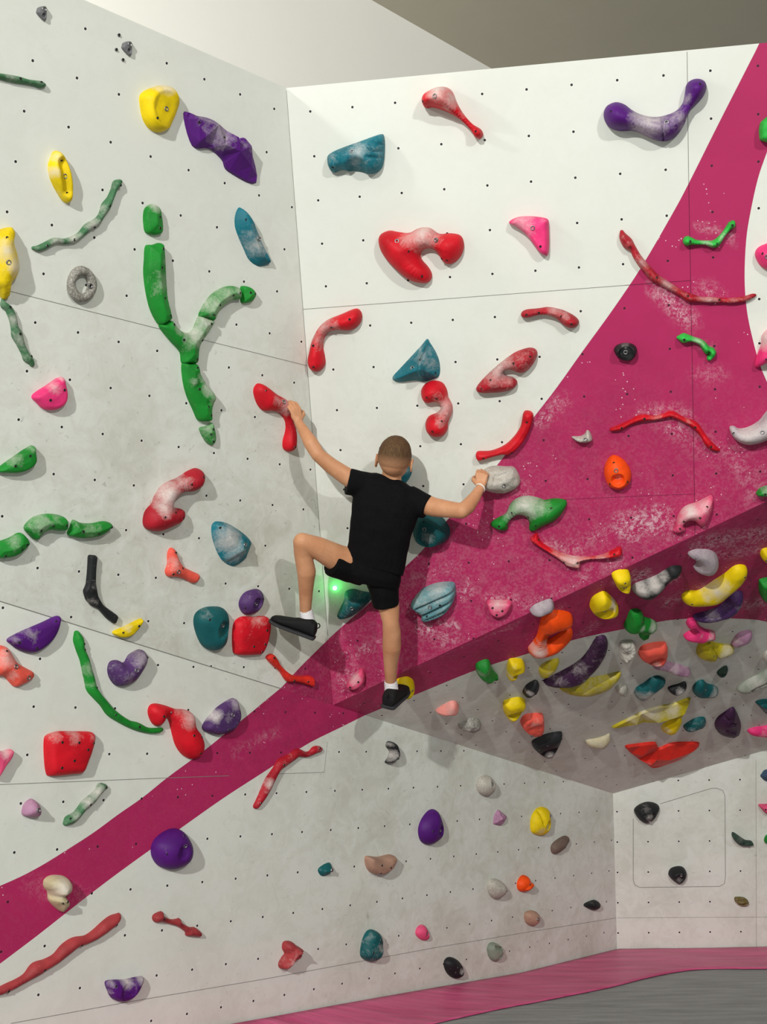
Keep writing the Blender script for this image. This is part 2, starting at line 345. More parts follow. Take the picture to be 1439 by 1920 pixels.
# ------------------------------------------------------------------ floor, mats, building shell
M_MATG, t_, b_ = newmat('grey_vinyl_mat', .5, .3)
tc_ = t_.add('ShaderNodeTexCoord'); mp_ = t_.add('ShaderNodeMapping'); mp_.inputs['Scale'].default_value = (1.5, 9, 1); t_.l.new(tc_.outputs['Object'], mp_.inputs[0])
nz_ = t_.noise(mp_.outputs[0], 1.6, 5, .6); t_.l.new(t_.mix(t_.ramp(nz_, .35, .65), srgb((126, 130, 130)), srgb((152, 155, 154))), b_.inputs['Base Color'])
bp_ = t_.add('ShaderNodeBump'); bp_.inputs['Strength'].default_value = .5; bp_.inputs['Distance'].default_value = .02; t_.l.new(nz_, bp_.inputs['Height']); t_.l.new(bp_.outputs[0], b_.inputs['Normal'])
M_MATP, t_, b_ = newmat('pink_vinyl_mat', .42, .4)
tc_ = t_.add('ShaderNodeTexCoord'); mp_ = t_.add('ShaderNodeMapping'); mp_.inputs['Rotation'].default_value = (0, 0, .35); mp_.inputs['Scale'].default_value = (1.2, 7, 1); t_.l.new(tc_.outputs['Object'], mp_.inputs[0])
nz_ = t_.noise(mp_.outputs[0], 1.8, 4, .55, .3); t_.l.new(t_.mix(t_.ramp(nz_, .3, .7), srgb((182, 58, 108)), srgb((214, 96, 142))), b_.inputs['Base Color'])
bp_ = t_.add('ShaderNodeBump'); bp_.inputs['Strength'].default_value = .6; bp_.inputs['Distance'].default_value = .03; t_.l.new(nz_, bp_.inputs['Height']); t_.l.new(bp_.outputs[0], b_.inputs['Normal'])
M_PAINT = plain('building_wall_paint', (243, 243, 236), .8, .2, var=.01, scale=2)
M_CEIL = plain('ceiling_paint', (218, 210, 194), .85, .2, var=.02, scale=2)
fx0, fx1, fy0, fy1 = -7, 8, -3, 15
struct(obj('floor', [(fx0, fy0, 0), (fx1, fy0, 0), (fx1, fy1, 0), (fx0, fy1, 0), (fx0, fy0, -.2), (fx1, fy0, -.2), (fx1, fy1, -.2), (fx0, fy1, -.2)],
           [(0, 1, 2, 3), (7, 6, 5, 4), (0, 4, 5, 1), (1, 5, 6, 2), (2, 6, 7, 3), (3, 7, 4, 0)], M_MATG, smooth=False))
# pink border flap: lies on the floor and turns up against the wall
wl = [hit(x, y, PB, .012) for x, y in catmull([(-300, 2045), (100, 1981), (450, 1920), (620, 1889), (800, 1857), (1000, 1822), (1150, 1792)], False, 8)] + [hit(x, y, PD, .012) for x, y in catmull([(1162, 1790), (1183, 1784), (1222, 1780), (1300, 1780), (1439, 1777), (1800, 1772)], False, 6)]
fl = [hitz(x, y, .006) for x, y in catmull([(300, 2060), (650, 1960), (899, 1900), (1020, 1876), (1140, 1852), (1220, 1832), (1293, 1819), (1360, 1816), (1439, 1816), (1800, 1812)], False, 8)]
wlw = np.array([W(p) for p in wl]); flw = np.array([W(p) for p in fl])
def arc(P, n):
    L = np.r_[0, np.cumsum(np.linalg.norm(np.diff(P, axis=0), axis=1))]; q = np.linspace(0, L[-1], n); return np.stack([np.interp(q, L, P[:, i]) for i in range(3)], 1)
NA, NB = 120, 14; wa, fa = arc(wlw, NA), arc(flw, NA); vs = []
for i in range(NA):
    for j in range(NB):
        t = j / (NB - 1); p = wa[i] * (1 - t) + fa[i] * t
        base = max(.006, wa[i][2]) * (1 - t) ** 2.2 + .006
        wr = .012 * noise.noise(Vector((p[0] * 2.2 + p[1] * 1.5, (p[1] - p[0]) * .8, 0))) * min(1, 4 * t * (1 - t))
        vs.append((p[0], p[1], max(base + wr, .004)))
flap = obj('mat_border', vs, [(i * NB + j, i * NB + j + 1, (i + 1) * NB + j + 1, (i + 1) * NB + j) for i in range(NA - 1) for j in range(NB - 1)], M_MATP)
sd = flap.modifiers.new('thickness', 'SOLIDIFY'); sd.thickness = .004; sd.offset = 0
tag(flap, 'long pink vinyl mat border strip running along the foot of the wall', 'mat')
# building wall behind the climbing wall and ceiling above
hdir = np.array([0.69917428, 0.11238996, 0.70606219]); nw = np.array([-0.71482347, 0.12856268, 0.68738566])
hw_ = RW @ hdir; nw_ = RW @ nw; hw_[2] = 0; nw_[2] = 0; hw_ /= np.linalg.norm(hw_); nw_ /= np.linalg.norm(nw_)
Tw = W(PT) + nw_ * 1.0
Cx = W(hit(697, 0, (nw, nw @ (PT + 1.0 * nw))))
CEIL = float(Cx[2])
a0, a1 = Tw - hw_ * 9, Tw + hw_ * 9
def slab(name, q, th, mat):
    q = [np.array(v, float) for v in q]; n = np.array(th, float); vs = q + [v + n for v in q]
    return struct(obj(name, vs, [(0, 1, 2, 3), (7, 6, 5, 4), (0, 4, 5, 1), (1, 5, 6, 2), (2, 6, 7, 3), (3, 7, 4, 0)], mat, smooth=False))
slab('wall_back', [(a0[0], a0[1], 0), (a1[0], a1[1], 0), (a1[0], a1[1], CEIL), (a0[0], a0[1], CEIL)], nw_ * .15, M_PAINT)
b0, b1 = a0 - nw_ * 11, a1 - nw_ * 11
slab('ceiling', [(a0[0], a0[1], CEIL), (a1[0], a1[1], CEIL), (b1[0], b1[1], CEIL), (b0[0], b0[1], CEIL)], (0, 0, .2), M_CEIL)

# ------------------------------------------------------------------ hold builder
M_BOLT = plain('bolt_steel', (150, 150, 150), .35, .5, .9, .1)
M_HOLE = plain('bolt_socket', (30, 29, 28), .7)
def _disc(r, z, n=14): return [(r * math.cos(2 * math.pi * i / n), r * math.sin(2 * math.pi * i / n), z) for i in range(n)]
def bolt_mesh(kind):
    n = 14
    if kind == 'bolt': rs = [(.0105, -.004), (.0105, .002), (.0090, .0032), (.0062, .0026), (.0058, -.001)]
    else: rs = [(.0058, -.003), (.0058, .0012), (.0050, .0015), (.0046, .0012), (.0042, .0003)]
    v = []; f = []
    for r, z in rs: v += _disc(r, z, n)
    for k in range(len(rs) - 1):
        for i in range(n): f.append((k * n + i, k * n + (i + 1) % n, (k + 1) * n + (i + 1) % n, (k + 1) * n + i))
    f.append(tuple((len(rs) - 1) * n + i for i in range(n)))
    me = bpy.data.meshes.new(kind); me.from_pydata(v, [], f); me.materials.append(M_BOLT); me.materials.append(M_HOLE)
    for i, p in enumerate(me.polygons): p.material_index = 1 if (i == len(f) - 1 or (kind != 'bolt' and i >= n * 1)) else 0; p.use_smooth = True
    return me
ME_BOLT = bolt_mesh('bolt'); ME_SCREW = bolt_mesh('screw_hole')
CROP = {1: (0, 0, 2.878), 2: (470, 100, 2.878), 3: (939, 0, 2.878), 4: (0, 450, 2.878), 5: (470, 550, 2.878), 6: (939, 400, 2.878), 7: (0, 850, 2.878), 8: (470, 950, 2.878),
        9: (939, 750, 2.878), 10: (1100, 1000, 4.245), 11: (1100, 1200, 4.245), 12: (800, 1100, 4.232), 13: (0, 1300, 2.878), 14: (400, 1350, 2.878), 15: (800, 1400, 3.270), 16: (1139, 1400, 4.797),
        17: (0, 1600, 2.878), 18: (400, 1600, 2.878), 0: (0, 0, 1)}
NH = 0
def hold(pk, crop, label, color, H, pts, bolts=(), chalk=(), prof='dome', bowls=(), smooth=True, tube=False, inner=(), rough=0.0, edge=.5, ridge=(), dome=.18, base=.16, off=.45, cat='climbing hold', group=None, name='climbing_hold', R=None, tf=None):
    """pts: outline (or centreline x,y,r when tube) on the plane pk, read off in a zoomed crop"""
    global NH; NH += 1
    if pk in 'AB': H *= .78
    if pk == 'E' and H > .04: H = .04 + (H - .04) * .35
    ox, oy, sc = CROP[crop]; T = lambda x, y: (x / sc + ox, y / sc + oy)
    P = [(*T(p[0], p[1]), p[2] / sc) for p in pts] if tube else [T(p[0], p[1]) for p in pts]
    if tube: O = tube_outline(P)
    elif smooth: O = catmull(P, True, 5)
    elif prof == 'facet': O = np.array(P, float)
    else: O = corners(P)
    pl = PLN[pk]; e1, e2, n = FR[pk]; OFF = H * off
    c = O.mean(0); o = hit(c[0], c[1], pl, OFF) - n * OFF
    def L(x, y, k=1.0):
        p = hit(x, y, pl, OFF * k) - o; return np.array([p @ e1, p @ e2])
    Q = np.array([L(x, y) for x, y in O])
    pxm = o[2] / F                                        # metres per pixel here
    if prof == 'facet':
        I = [(*T(i[0], i[1]), i[2]) for i in inner]; Qi = [L(i[0], i[1], 1.0) for i in I]
        nO = len(Q); V2 = np.array(list(Q * .94 + Q.mean(0) * .06) + Qi)
        r = delaunay_2d_cdt([Vector(map(float, v)) for v in V2], [], [list(range(nO))], 1, 1e-6)
        vv = np.array([tuple(v) for v in r[0]]); fc = [tuple(f) for f in r[2]]
        z = np.array([H * (edge if k < nO else I[k - nO][2]) for k in range(len(V2))]); z = z[:len(vv)]
        fc = [f if np.cross(vv[f[1]] - vv[f[0]], vv[f[2]] - vv[f[0]]) > 0 else f[::-1] for f in fc]
        verts = [(a[0], a[1], zz) for a, zz in zip(vv, z)]; m = len(verts); verts += [(a[0], a[1], -.003) for a in Q]
        ar = sum(Q[i - 1][0] * Q[i][1] - Q[i][0] * Q[i - 1][1] for i in range(nO))
        for i in range(nO):
            j = (i + 1) % nO; f = (m + i, m + j, j, i); fc.append(f if ar > 0 else f[::-1])
        V = np.array(verts)
        # cut once so the chalk attribute has vertices to live on
        bm = bmesh.new(); bv = [bm.verts.new(v) for v in V]
        for f in fc:
            try: bm.faces.new([bv[i] for i in f])
            except ValueError: pass
        bmesh.ops.subdivide_edges(bm, edges=bm.edges[:], cuts=3, use_grid_fill=True)
        bm.verts.index_update(); V = np.array([tuple(v.co) for v in bm.verts]); fc = [tuple(v.index for v in f.verts) for f in bm.faces]; bm.free(); sms = False
    else:
        per = np.linalg.norm(Q - np.roll(Q, -1, 0), axis=1).sum()
        ara = abs(sum(Q[i - 1][0] * Q[i][1] - Q[i][0] * Q[i - 1][1] for i in range(len(Q)))) / 2; hw = ara / per
        Q = resample(Q, max(min(per / 110, hw / 2.5), .0022)); lo, hi = Q.min(0), Q.max(0)
        gg = max(hw / (4.5 if tube else 7), .0022)
        xs = np.arange(lo[0], hi[0], gg); ys = np.arange(lo[1], hi[1], gg * .866); g = []
        gx, gy = np.meshgrid(xs, ys); gx = gx + (np.arange(len(ys)) % 2)[:, None] * gg * .5; g = np.stack([gx.ravel(), gy.ravel()], 1)
        g = g[inside(Q, g)]; d, _ = bdist(Q, g); g = g[d > gg * .55]; d, nb = bdist(Q, g); dm = d.max()
        V2 = np.vstack([Q, g]); nQ = len(Q)
        r = delaunay_2d_cdt([Vector(map(float, v)) for v in V2], [], [list(range(nQ))], 1, 1e-7)
        vv = np.array([tuple(v) for v in r[0]]); fc = [tuple(f) for f in r[2]]
        fc = [f if np.cross(vv[f[1]] - vv[f[0]], vv[f[2]] - vv[f[0]]) > 0 else f[::-1] for f in fc]
        d, nb = bdist(Q, vv); d[:nQ] = 0
        RR = R / sc * pxm if R else dm * {'dome': 1.0, 'pad': .38, 'ridge': 1.0, 'jug': .55, 'lens': 1.0}[prof]
        t = (d / RR).clip(0, 1)
        if prof == 'ridge': z = H * t ** .8
        elif prof == 'lens': z = H * np.sin(t * math.pi / 2) ** .8
        else:
            z = H * np.sin(t * math.pi / 2); dd = RR * (1 - np.cos(t * math.pi / 2)); k = np.where(d < RR, dd / (d + 1e-9), 1.0)
            vv = nb + (vv - nb) * k[:, None]
        z = z + H * dome * (d / dm)
        for b in bowls:                                    # x, y, radius, depth (share of H)
            bc = L(*T(b[0], b[1])); rr = b[2] / sc * pxm; q = (1 - (np.linalg.norm(vv - bc, axis=1) / rr) ** 2).clip(0, 1); z -= H * b[3] * np.sqrt(q) * np.minimum(1, q * 4)
        for b in ridge:                                    # x1,y1,x2,y2,width,height share (negative = groove)
            a_, b_2 = L(*T(b[0], b[1])), L(*T(b[2], b[3])); ab = b_2 - a_; tt = (((vv - a_) @ ab) / (ab @ ab)).clip(0, 1)
            q = (1 - np.linalg.norm(vv - (a_ + tt[:, None] * ab), axis=1) / (b[4] / sc * pxm)).clip(0, 1); z += H * b[5] * q * q * (3 - 2 * q) * np.minimum(1, d / (.25 * dm))
        fr = 1 / max(dm, .01)
        nz = np.array([noise.noise(Vector((a[0] * fr * .9 + NH * 3.1, a[1] * fr * .9, .3))) for a in vv]); z *= 1 + (.09 + rough) * nz
        if rough: z += np.array([noise.noise(Vector((a[0] * fr * 3 + NH, a[1] * fr * 3, 2.3))) for a in vv]) * H * rough * .5 * (t > .2)
        z[:nQ] = -.003; z = np.maximum(z, -.003)
        V = np.column_stack([vv, z]); sms = True
    ob = obj(name, V, fc, HM(color), smooth=sms, mw=matw(pk, o))
    ch = np.full(len(V), base)
    for b in chalk:                                        # x, y, radius, strength
        bc = L(*T(b[0], b[1])); rr = b[2] / sc * pxm; ch = np.maximum(ch, b[3] * (1 - np.linalg.norm(V[:, :2] - bc, axis=1) / rr).clip(0, 1) ** .6)
    attr(ob, 'chalk', ch); tag(ob, label, cat, group)
    if bolts:
        bv = BVHTree.FromPolygons([Vector(v) for v in V], fc)
        for b in bolts:
            q = L(*T(b[0], b[1])); h = bv.ray_cast(Vector((q[0], q[1], 1)), Vector((0, 0, -1)))
            if h[0] is None: continue
            me = ME_BOLT if len(b) > 2 else ME_SCREW
            s = bpy.data.objects.new('bolt' if len(b) > 2 else 'screw_hole', me); COL.objects.link(s); s.parent = ob
            nn = h[1] if h[1].z > 0 else -h[1]; nn = (nn + Vector((0, 0, 1))).normalized()
            s.matrix_basis = Matrix.Translation(h[0]) @ nn.to_track_quat('Z', 'Y').to_matrix().to_4x4()
    return ob

# ------------------------------------------------------------------ holds on the left wall
def hanger(cx, cy, label):
    q = [(cx - 7, cy - 9), (cx + 3, cy - 12), (cx + 8, cy - 8), (cx + 8, cy + 12), (cx + 4, cy + 16), (cx - 9, cy + 2), (cx - 9, cy - 4)]
    return hold('A', 0, label, 'steel', .022, q, [(cx + 2, cy - 5, 1)], prof='pad', base=.05, name='bolt_hanger', cat='bolt hanger', bowls=[(cx + 2, cy + 6, 4, .8)])
hanger(79, 23, 'small steel bolt hanger at the very top left of the wall')
hanger(239, 89, 'small steel bolt hanger beside three round studs, below the wall top edge')
for x, y, s in ((223, 65.5, 'highest of the three small round steel studs beside the bolt hanger'), (218, 93, 'middle one of the three small round steel studs beside the bolt hanger'), (230.5, 112, 'lowest of the three small round steel studs beside the bolt hanger')):
    hold('A', 0, s, 'steel', .006, [(x - 3.2, y), (x, y - 3.6), (x + 3.2, y), (x, y + 3.6)], [(x, y)], prof='pad', name='stud', cat='stud', group='steel studs by the bolt hanger')
hold('A', 1, 'thin green twig hold entering from the left edge near the top', 'sage', .028, [(-60, 402, 14), (0, 410, 16), (50, 420, 19), (100, 430, 19), (150, 441, 15), (190, 448, 16), (222, 456, 20), (236, 459, 14)], [(102, 427), (216, 447)], tube=True, chalk=[(60, 415, 60, .5), (150, 440, 40, .3)], base=.2)
hold('A', 1, 'large bright yellow round dish hold near the top of the left wall', 'yellow', .075, [(875, 458), (930, 470), (962, 515), (968, 575), (955, 630), (920, 690), (870, 713), (820, 695), (785, 645), (768, 570), (768, 510), (810, 478)], [(882, 590, 1), (824, 641)], [(890, 470, 60, 1.0), (840, 480, 40, .7)], 'jug', [(888, 590, 98, .42)], base=.02, off=.35)
hold('A', 1, 'yellow almond-shaped vertical hold with two screw holes on the left wall', 'yellow', .06, [(305, 812), (338, 832), (365, 885), (386, 960), (390, 1060), (372, 1096), (340, 1075), (300, 1010), (275, 950), (268, 895), (282, 840)], [(340, 952, 1), (320, 864), (352, 1043)], [(290, 850, 40, .7), (280, 930, 40, .8), (320, 1050, 40, .4)], 'jug', base=.02, ridge=[(322, 880, 350, 1030, 38, -.5)], off=.35)
hold('A', 1, 'faceted dark purple angular block hold beside the round yellow dish', 'purple', .10, [(1012, 606), (1080, 618), (1165, 640), (1250, 710), (1300, 745), (1358, 760), (1410, 988), (1255, 925), (1220, 860), (1150, 800), (1060, 785)], [(1200, 745), (1062, 662)], [(1180, 720, 110, .7), (1100, 660, 70, .5), (1330, 800, 60, .5)], 'facet', inner=[(1060, 645, .75), (1150, 682, 1), (1260, 745, 1), (1340, 790, .8), (1075, 765, .55), (1190, 785, .95), (1270, 820, 1), (1355, 900, .55)], edge=.22, base=.0)
hold('A', 1, 'long wavy green twig hold curving up to the right under the yellow almond', 'sage', .034, [(185, 1338, 10), (215, 1340, 18), (250, 1325, 19), (300, 1300, 18), (350, 1303, 16), (400, 1292, 20), (440, 1265, 17), (480, 1225, 23), (520, 1203, 22), (550, 1165, 16), (575, 1115, 25), (600, 1070, 17), (620, 1022, 16), (635, 992, 23), (650, 980, 14)], [(247, 1326), (394, 1294), (503, 1226), (583, 1112), (643, 1001)], [(300, 1305, 60, .7), (400, 1290, 70, .8), (500, 1220, 70, .8), (560, 1140, 50, .5)], tube=True, base=.2)
hold('A', 1, 'green bullet-shaped cap piece just above the tall green Y', 'green', .034, [(825, 1100), (858, 1118), (870, 1155), (873, 1258), (797, 1260), (780, 1200), (782, 1140), (798, 1112)], [(845, 1172), (848, 1232)], [(830, 1110, 50, .8)], base=.1, prof='pad', R=15, dome=.75)
hold('A', 4, 'upper left arm piece of the big green Y-shaped hold, straight cut at its top', 'green', .045, [(793, 33), (830, 25), (875, 18), (886, 90), (889, 150), (892, 220), (902, 320), (925, 418), (905, 440), (865, 457), (820, 380), (795, 280), (783, 180), (786, 110)], [(862, 48), (847, 149), (868, 313), (902, 408)], [(850, 240, 90, .45), (880, 120, 50, .4)], base=.06, prof='pad', R=15, dome=.75)
hold('A', 4, 'central fork piece of the big green Y-shaped hold', 'green', .045, [(864, 460), (895, 450), (925, 432), (945, 458), (975, 488), (1015, 500), (1045, 486), (1065, 440), (1080, 412), (1116, 422), (1152, 440), (1130, 485), (1090, 540), (1070, 590), (1062, 663), (1025, 665), (988, 663), (978, 605), (930, 550), (888, 500)], [(923, 456), (970, 537), (1045, 642), (1075, 540), (1122, 452)], [(1030, 500, 100, .95), (960, 480, 60, .6), (1090, 450, 80, .9), (1000, 570, 50, .4)], base=.1, prof='pad', R=15, dome=.75)
hold('A', 4, 'chalky right arm piece of the big green Y curving to the right', 'green', .042, [(1080, 410), (1105, 350), (1150, 292), (1200, 260), (1250, 248), (1283, 255), (1296, 282), (1292, 320), (1250, 325), (1203, 355), (1172, 390), (1152, 438), (1116, 424)], [(1163, 350), (1237, 297), (1272, 286), (1133, 401)], [(1130, 350, 80, .8), (1200, 300, 90, .7), (1270, 280, 50, .6)], base=.25, prof='pad', R=15, dome=.75)
hold('A', 4, 'small green rounded end cap right of the green Y arm', 'green', .034, [(1308, 250), (1345, 252), (1370, 272), (1377, 300), (1360, 330), (1330, 342), (1306, 335), (1304, 290)], [(1333, 284), (1362, 290)], [(1340, 290, 30, .15)], base=.02, prof='pad', R=15, dome=.75)
hold('A', 4, 'stem piece of the green Y-shaped hold below its fork, with a chalky rim', 'green', .045, [(990, 668), (1025, 666), (1062, 668), (1075, 720), (1110, 780), (1145, 820), (1155, 860), (1140, 910), (1140, 973), (1108, 980), (1075, 973), (1050, 920), (1015, 840), (995, 760)], [(1046, 689), (1058, 803), (1103, 897), (1122, 944)], [(1110, 800, 60, .9), (1145, 850, 60, .7), (1080, 740, 50, .6), (1030, 760, 40, .4)], base=.04, ridge=[(1055, 700, 1140, 850, 26, .3), (1050, 790, 1100, 880, 30, -.3)], prof='pad', R=15, dome=.75)
hold('A', 4, 'small green pointed tip piece at the lower end of the green Y', 'green', .028, [(1080, 1015), (1115, 1004), (1145, 985), (1158, 1020), (1165, 1078), (1145, 1108), (1115, 1090), (1092, 1052)], [(1137, 1020), (1123, 1045), (1140, 1085)], [(1120, 1005, 50, .7)], base=.3, prof='pad', R=15, dome=.75)
hold('A', 0, 'tall narrow teal blade hold beside the corner on the left wall', 'teal', .06, [(455, 388), (475, 408), (484, 430), (494, 455), (509, 485), (509, 496), (490, 500), (472, 488), (462, 468), (450, 440), (445, 422), (446, 402)], [(482, 448, 1), (457, 412)], [(480, 460, 30, .7), (465, 440, 25, .4)], 'ridge', base=.12, ridge=[(458, 392, 506, 488, 10, .3)])
hold('A', 0, 'yellow and white curvy pinch hold at the left edge, above the thin green twig', 'yellow', .09, [(-14, 440), (0, 432), (15, 427), (28, 426), (31, 438), (28, 455), (35, 478), (39, 502), (33, 520), (24, 532), (20, 556), (12, 562), (-2, 545), (-14, 530)], [(6, 492, 1), (5, 446)], [(25, 500, 26, 1.0), (5, 470, 28, .8)], base=.05)
hold('A', 4, 'thin pale green wavy hold hanging near the left edge', 'sage', .028, [(18, 325, 8), (25, 350, 20), (50, 372, 20), (72, 420, 22), (82, 470, 20), (95, 510, 30), (115, 560, 22), (138, 610, 20), (152, 637, 25), (170, 657, 18), (178, 675, 12)], [(50, 363), (101, 506), (165, 628)], [(70, 430, 60, .7), (100, 540, 70, .5)], tube=True, base=.28)
hold('A', 4, 'hot pink half-moon hold on the left side of the left wall', 'pink', .05, [(337, 738), (360, 790), (367, 845), (350, 890), (305, 918), (245, 915), (208, 882), (180, 842), (250, 790)], [(334, 808), (256, 862)], [(285, 790, 60, .6), (330, 745, 25, .9)], 'pad', base=.0)
hold('A', 4, 'green half-moon hold cut by the left edge at mid height', 'green', .05, [(-30, 1250), (-5, 1232), (70, 1178), (178, 1110), (193, 1150), (195, 1198), (165, 1235), (110, 1257), (30, 1258)], [(149, 1163), (68, 1217)], [(70, 1180, 60, .5), (160, 1120, 40, .4)], 'pad', base=.08)
hold('A', 7, 'red bone-shaped hold with a white chalked neck on the left wall', 'crimson', .09, [(1075, 83), (1103, 98), (1110, 135), (1097, 180), (1058, 208), (1005, 213), (965, 240), (942, 278), (960, 297), (998, 305), (1008, 332), (985, 375), (930, 405), (870, 425), (810, 415), (790, 380), (800, 320), (835, 275), (858, 222), (900, 170), (975, 135), (1030, 100)], [(1076, 125), (1016, 164), (925, 315), (862, 338), (979, 348)], [(900, 220, 110, 1.1), (870, 290, 60, .9), (980, 160, 70, .7)], base=.05)
hold('A', 7, 'light teal faceted boulder hold with a chalky face left of the climber', 'teal', .08, [(1190, 370), (1240, 378), (1290, 405), (1350, 450), (1374, 490), (1357, 545), (1340, 580), (1280, 617), (1222, 590), (1185, 530), (1162, 460), (1158, 400), (1170, 378)], [(1300, 488, 1), (1187, 401)], [(1230, 460, 100, 1.0), (1260, 540, 80, .6)], 'ridge', base=.12, ridge=[(1190, 380, 1370, 480, 30, .25), (1220, 580, 1300, 480, 30, .2)])
hold('A', 7, 'chunky green bean segment cut by the left edge, first of the three green arch pieces', 'green', .045, [(-30, 495), (50, 460), (112, 430), (145, 455), (160, 487), (150, 502), (100, 545), (45, 565), (-30, 562)], [(129, 487), (100, 512), (15, 548)], [(60, 470, 60, .5)], base=.12, group='green arch pieces', prof='pad', R=20, dome=.6)
hold('A', 7, 'middle arch-shaped segment of the three green arch pieces', 'green', .045, [(136, 400), (180, 350), (240, 330), (300, 330), (350, 345), (366, 375), (358, 415), (320, 420), (270, 415), (230, 435), (197, 470), (160, 440)], [(201, 411), (270, 386), (341, 384)], [(200, 370, 80, .7), (290, 350, 60, .4)], base=.14, group='green arch pieces', prof='pad', R=20, dome=.6)
hold('A', 7, 'right tapered segment of the three green arch pieces', 'green', .042, [(400, 360), (440, 376), (500, 379), (560, 368), (597, 375), (603, 395), (570, 430), (520, 453), (450, 460), (372, 443), (385, 395)], [(427, 415), (515, 427), (588, 395)], [(480, 400, 90, .45), (400, 370, 40, .5)], base=.1, group='green arch pieces', prof='pad', R=20, dome=.6)
hold('A', 7, 'long black crooked stick hold with a knob in its middle', 'black', .03, [(480, 548), (527, 552), (520, 620), (518, 700), (530, 770), (560, 820), (642, 878), (622, 925), (580, 895), (530, 838), (495, 825), (465, 790), (452, 745), (468, 708), (475, 640)], [(505, 606), (487, 738), (615, 880)], [(500, 700, 60, .3), (490, 790, 50, .35)], 'pad', smooth=False, base=.08)
hold('A', 7, 'small coral three-legged hold below the chalked red bone', 'coral', .045, [(925, 514), (945, 515), (956, 535), (970, 570), (995, 612), (1038, 635), (1082, 658), (1072, 690), (1045, 703), (1000, 680), (955, 668), (915, 668), (899, 642), (910, 600), (912, 545)], [(943, 535), (950, 635, 1), (975, 618), (925, 648)], [(940, 590, 60, .6)], base=.12)
hold('A', 7, 'dark teal oval jug with a round bowl left of the red square', 'darkteal', .085, [(1185, 832), (1225, 845), (1243, 890), (1240, 960), (1230, 1020), (1200, 1060), (1155, 1070), (1110, 1045), (1080, 990), (1063, 920), (1075, 868), (1122, 838)], [(1196, 928, 1), (1111, 890)], [(1110, 850, 60, .3)], 'dome', [(1192, 945, 46, .45)], base=.06)
hold('A', 7, 'small purple ring-like oval hold above the red square', 'dusk', .055, [(1390, 735), (1420, 748), (1430, 790), (1412, 838), (1372, 870), (1330, 872), (1305, 840), (1303, 800), (1332, 755)], [(1380, 812, 1), (1411, 783), (1318, 830)], [(1340, 770, 30, .3)], 'dome', [(1380, 808, 34, .6)], base=.12)
hold('A', 0, 'red rounded square hold beside the toe of the climber\'s left shoe', 'red', .055, [(455, 1158), (480, 1157), (503, 1157), (509, 1170), (505, 1200), (494, 1225), (480, 1229), (448, 1229), (440, 1218), (441, 1174)], [(495, 1180), (470, 1210), (492, 1206), (487, 1220)], [(480, 1160, 26, .5)], 'pad', base=.1)
hold('A', 7, 'small yellow half-moon hold with a white chalk top on the left wall', 'yellow', .035, [(765, 893), (764, 922), (730, 965), (690, 993), (640, 992), (613, 965), (680, 935)], [(740, 928), (655, 965)], [(680, 930, 40, .6)], 'pad', base=.02)
hold('A', 8, 'red twig hold with a thick middle under the raised shoe', 'scarlet', .035, [(88, 815), (125, 797), (165, 858), (220, 905), (270, 915), (335, 918), (338, 970), (290, 955), (240, 945), (200, 945), (170, 905), (160, 890), (125, 860)], [(115, 812), (225, 935), (300, 940)], [(200, 915, 30, .2)], 'pad', base=.05)
hold('A', 5, 'red wishbone-shaped hold gripped by the climber\'s left hand', 'red', .065, [(55, 487), (92, 500), (150, 545), (205, 578), (222, 640), (238, 700), (250, 745), (252, 800), (244, 842), (220, 857), (192, 842), (188, 800), (203, 740), (200, 690), (170, 650), (130, 635), (82, 635), (50, 600), (31, 545), (33, 510)], [(66, 524), (161, 584, 1), (222, 828)], [(180, 610, 70, .8), (130, 580, 50, .5)], base=.02)
# torus-like grey ring
def ring_hold():
    o = hit(150, 533, PA); e1, e2, n = FR['A']; vs = []; fs = []; NU, NV = 48, 16
    for i in range(NU):
        a = 2 * math.pi * i / NU; c = hit(150 + 19.5 * math.cos(a), 533 + 25.5 * math.sin(a), PA, .0) - o; c2 = hit(150 + 30 * math.cos(a), 533 + 38 * math.sin(a), PA) - o
        rad = (c2 - c) / np.linalg.norm(c2 - c); r = .0185 * (1 + .08 * math.sin(3 * a + 1))
        for j in range(NV):
            b = 2 * math.pi * j / NV; q = c + rad * r * math.cos(b) + n * (r * 1.15 * math.sin(b) + .014); vs.append((q @ e1, q @ e2, q @ n))
    for i in range(NU):
        for j in range(NV): fs.append((i * NV + j, i * NV + (j + 1) % NV, ((i + 1) % NU) * NV + (j + 1) % NV, ((i + 1) % NU) * NV + j))
    ob = obj('climbing_hold', vs, [f[::-1] for f in fs], HM('grey'), mw=matw('A', o)); attr(ob, 'chalk', [.18] * len(vs))
    tag(ob, 'speckled grey ring hold with an open centre on the left wall', 'climbing hold')
    q = hit(170, 536, PA, .034) - o; s = bpy.data.objects.new('bolt', ME_BOLT); COL.objects.link(s); s.parent = ob; s.location = (q @ e1, q @ e2, q @ n)
ring_hold()

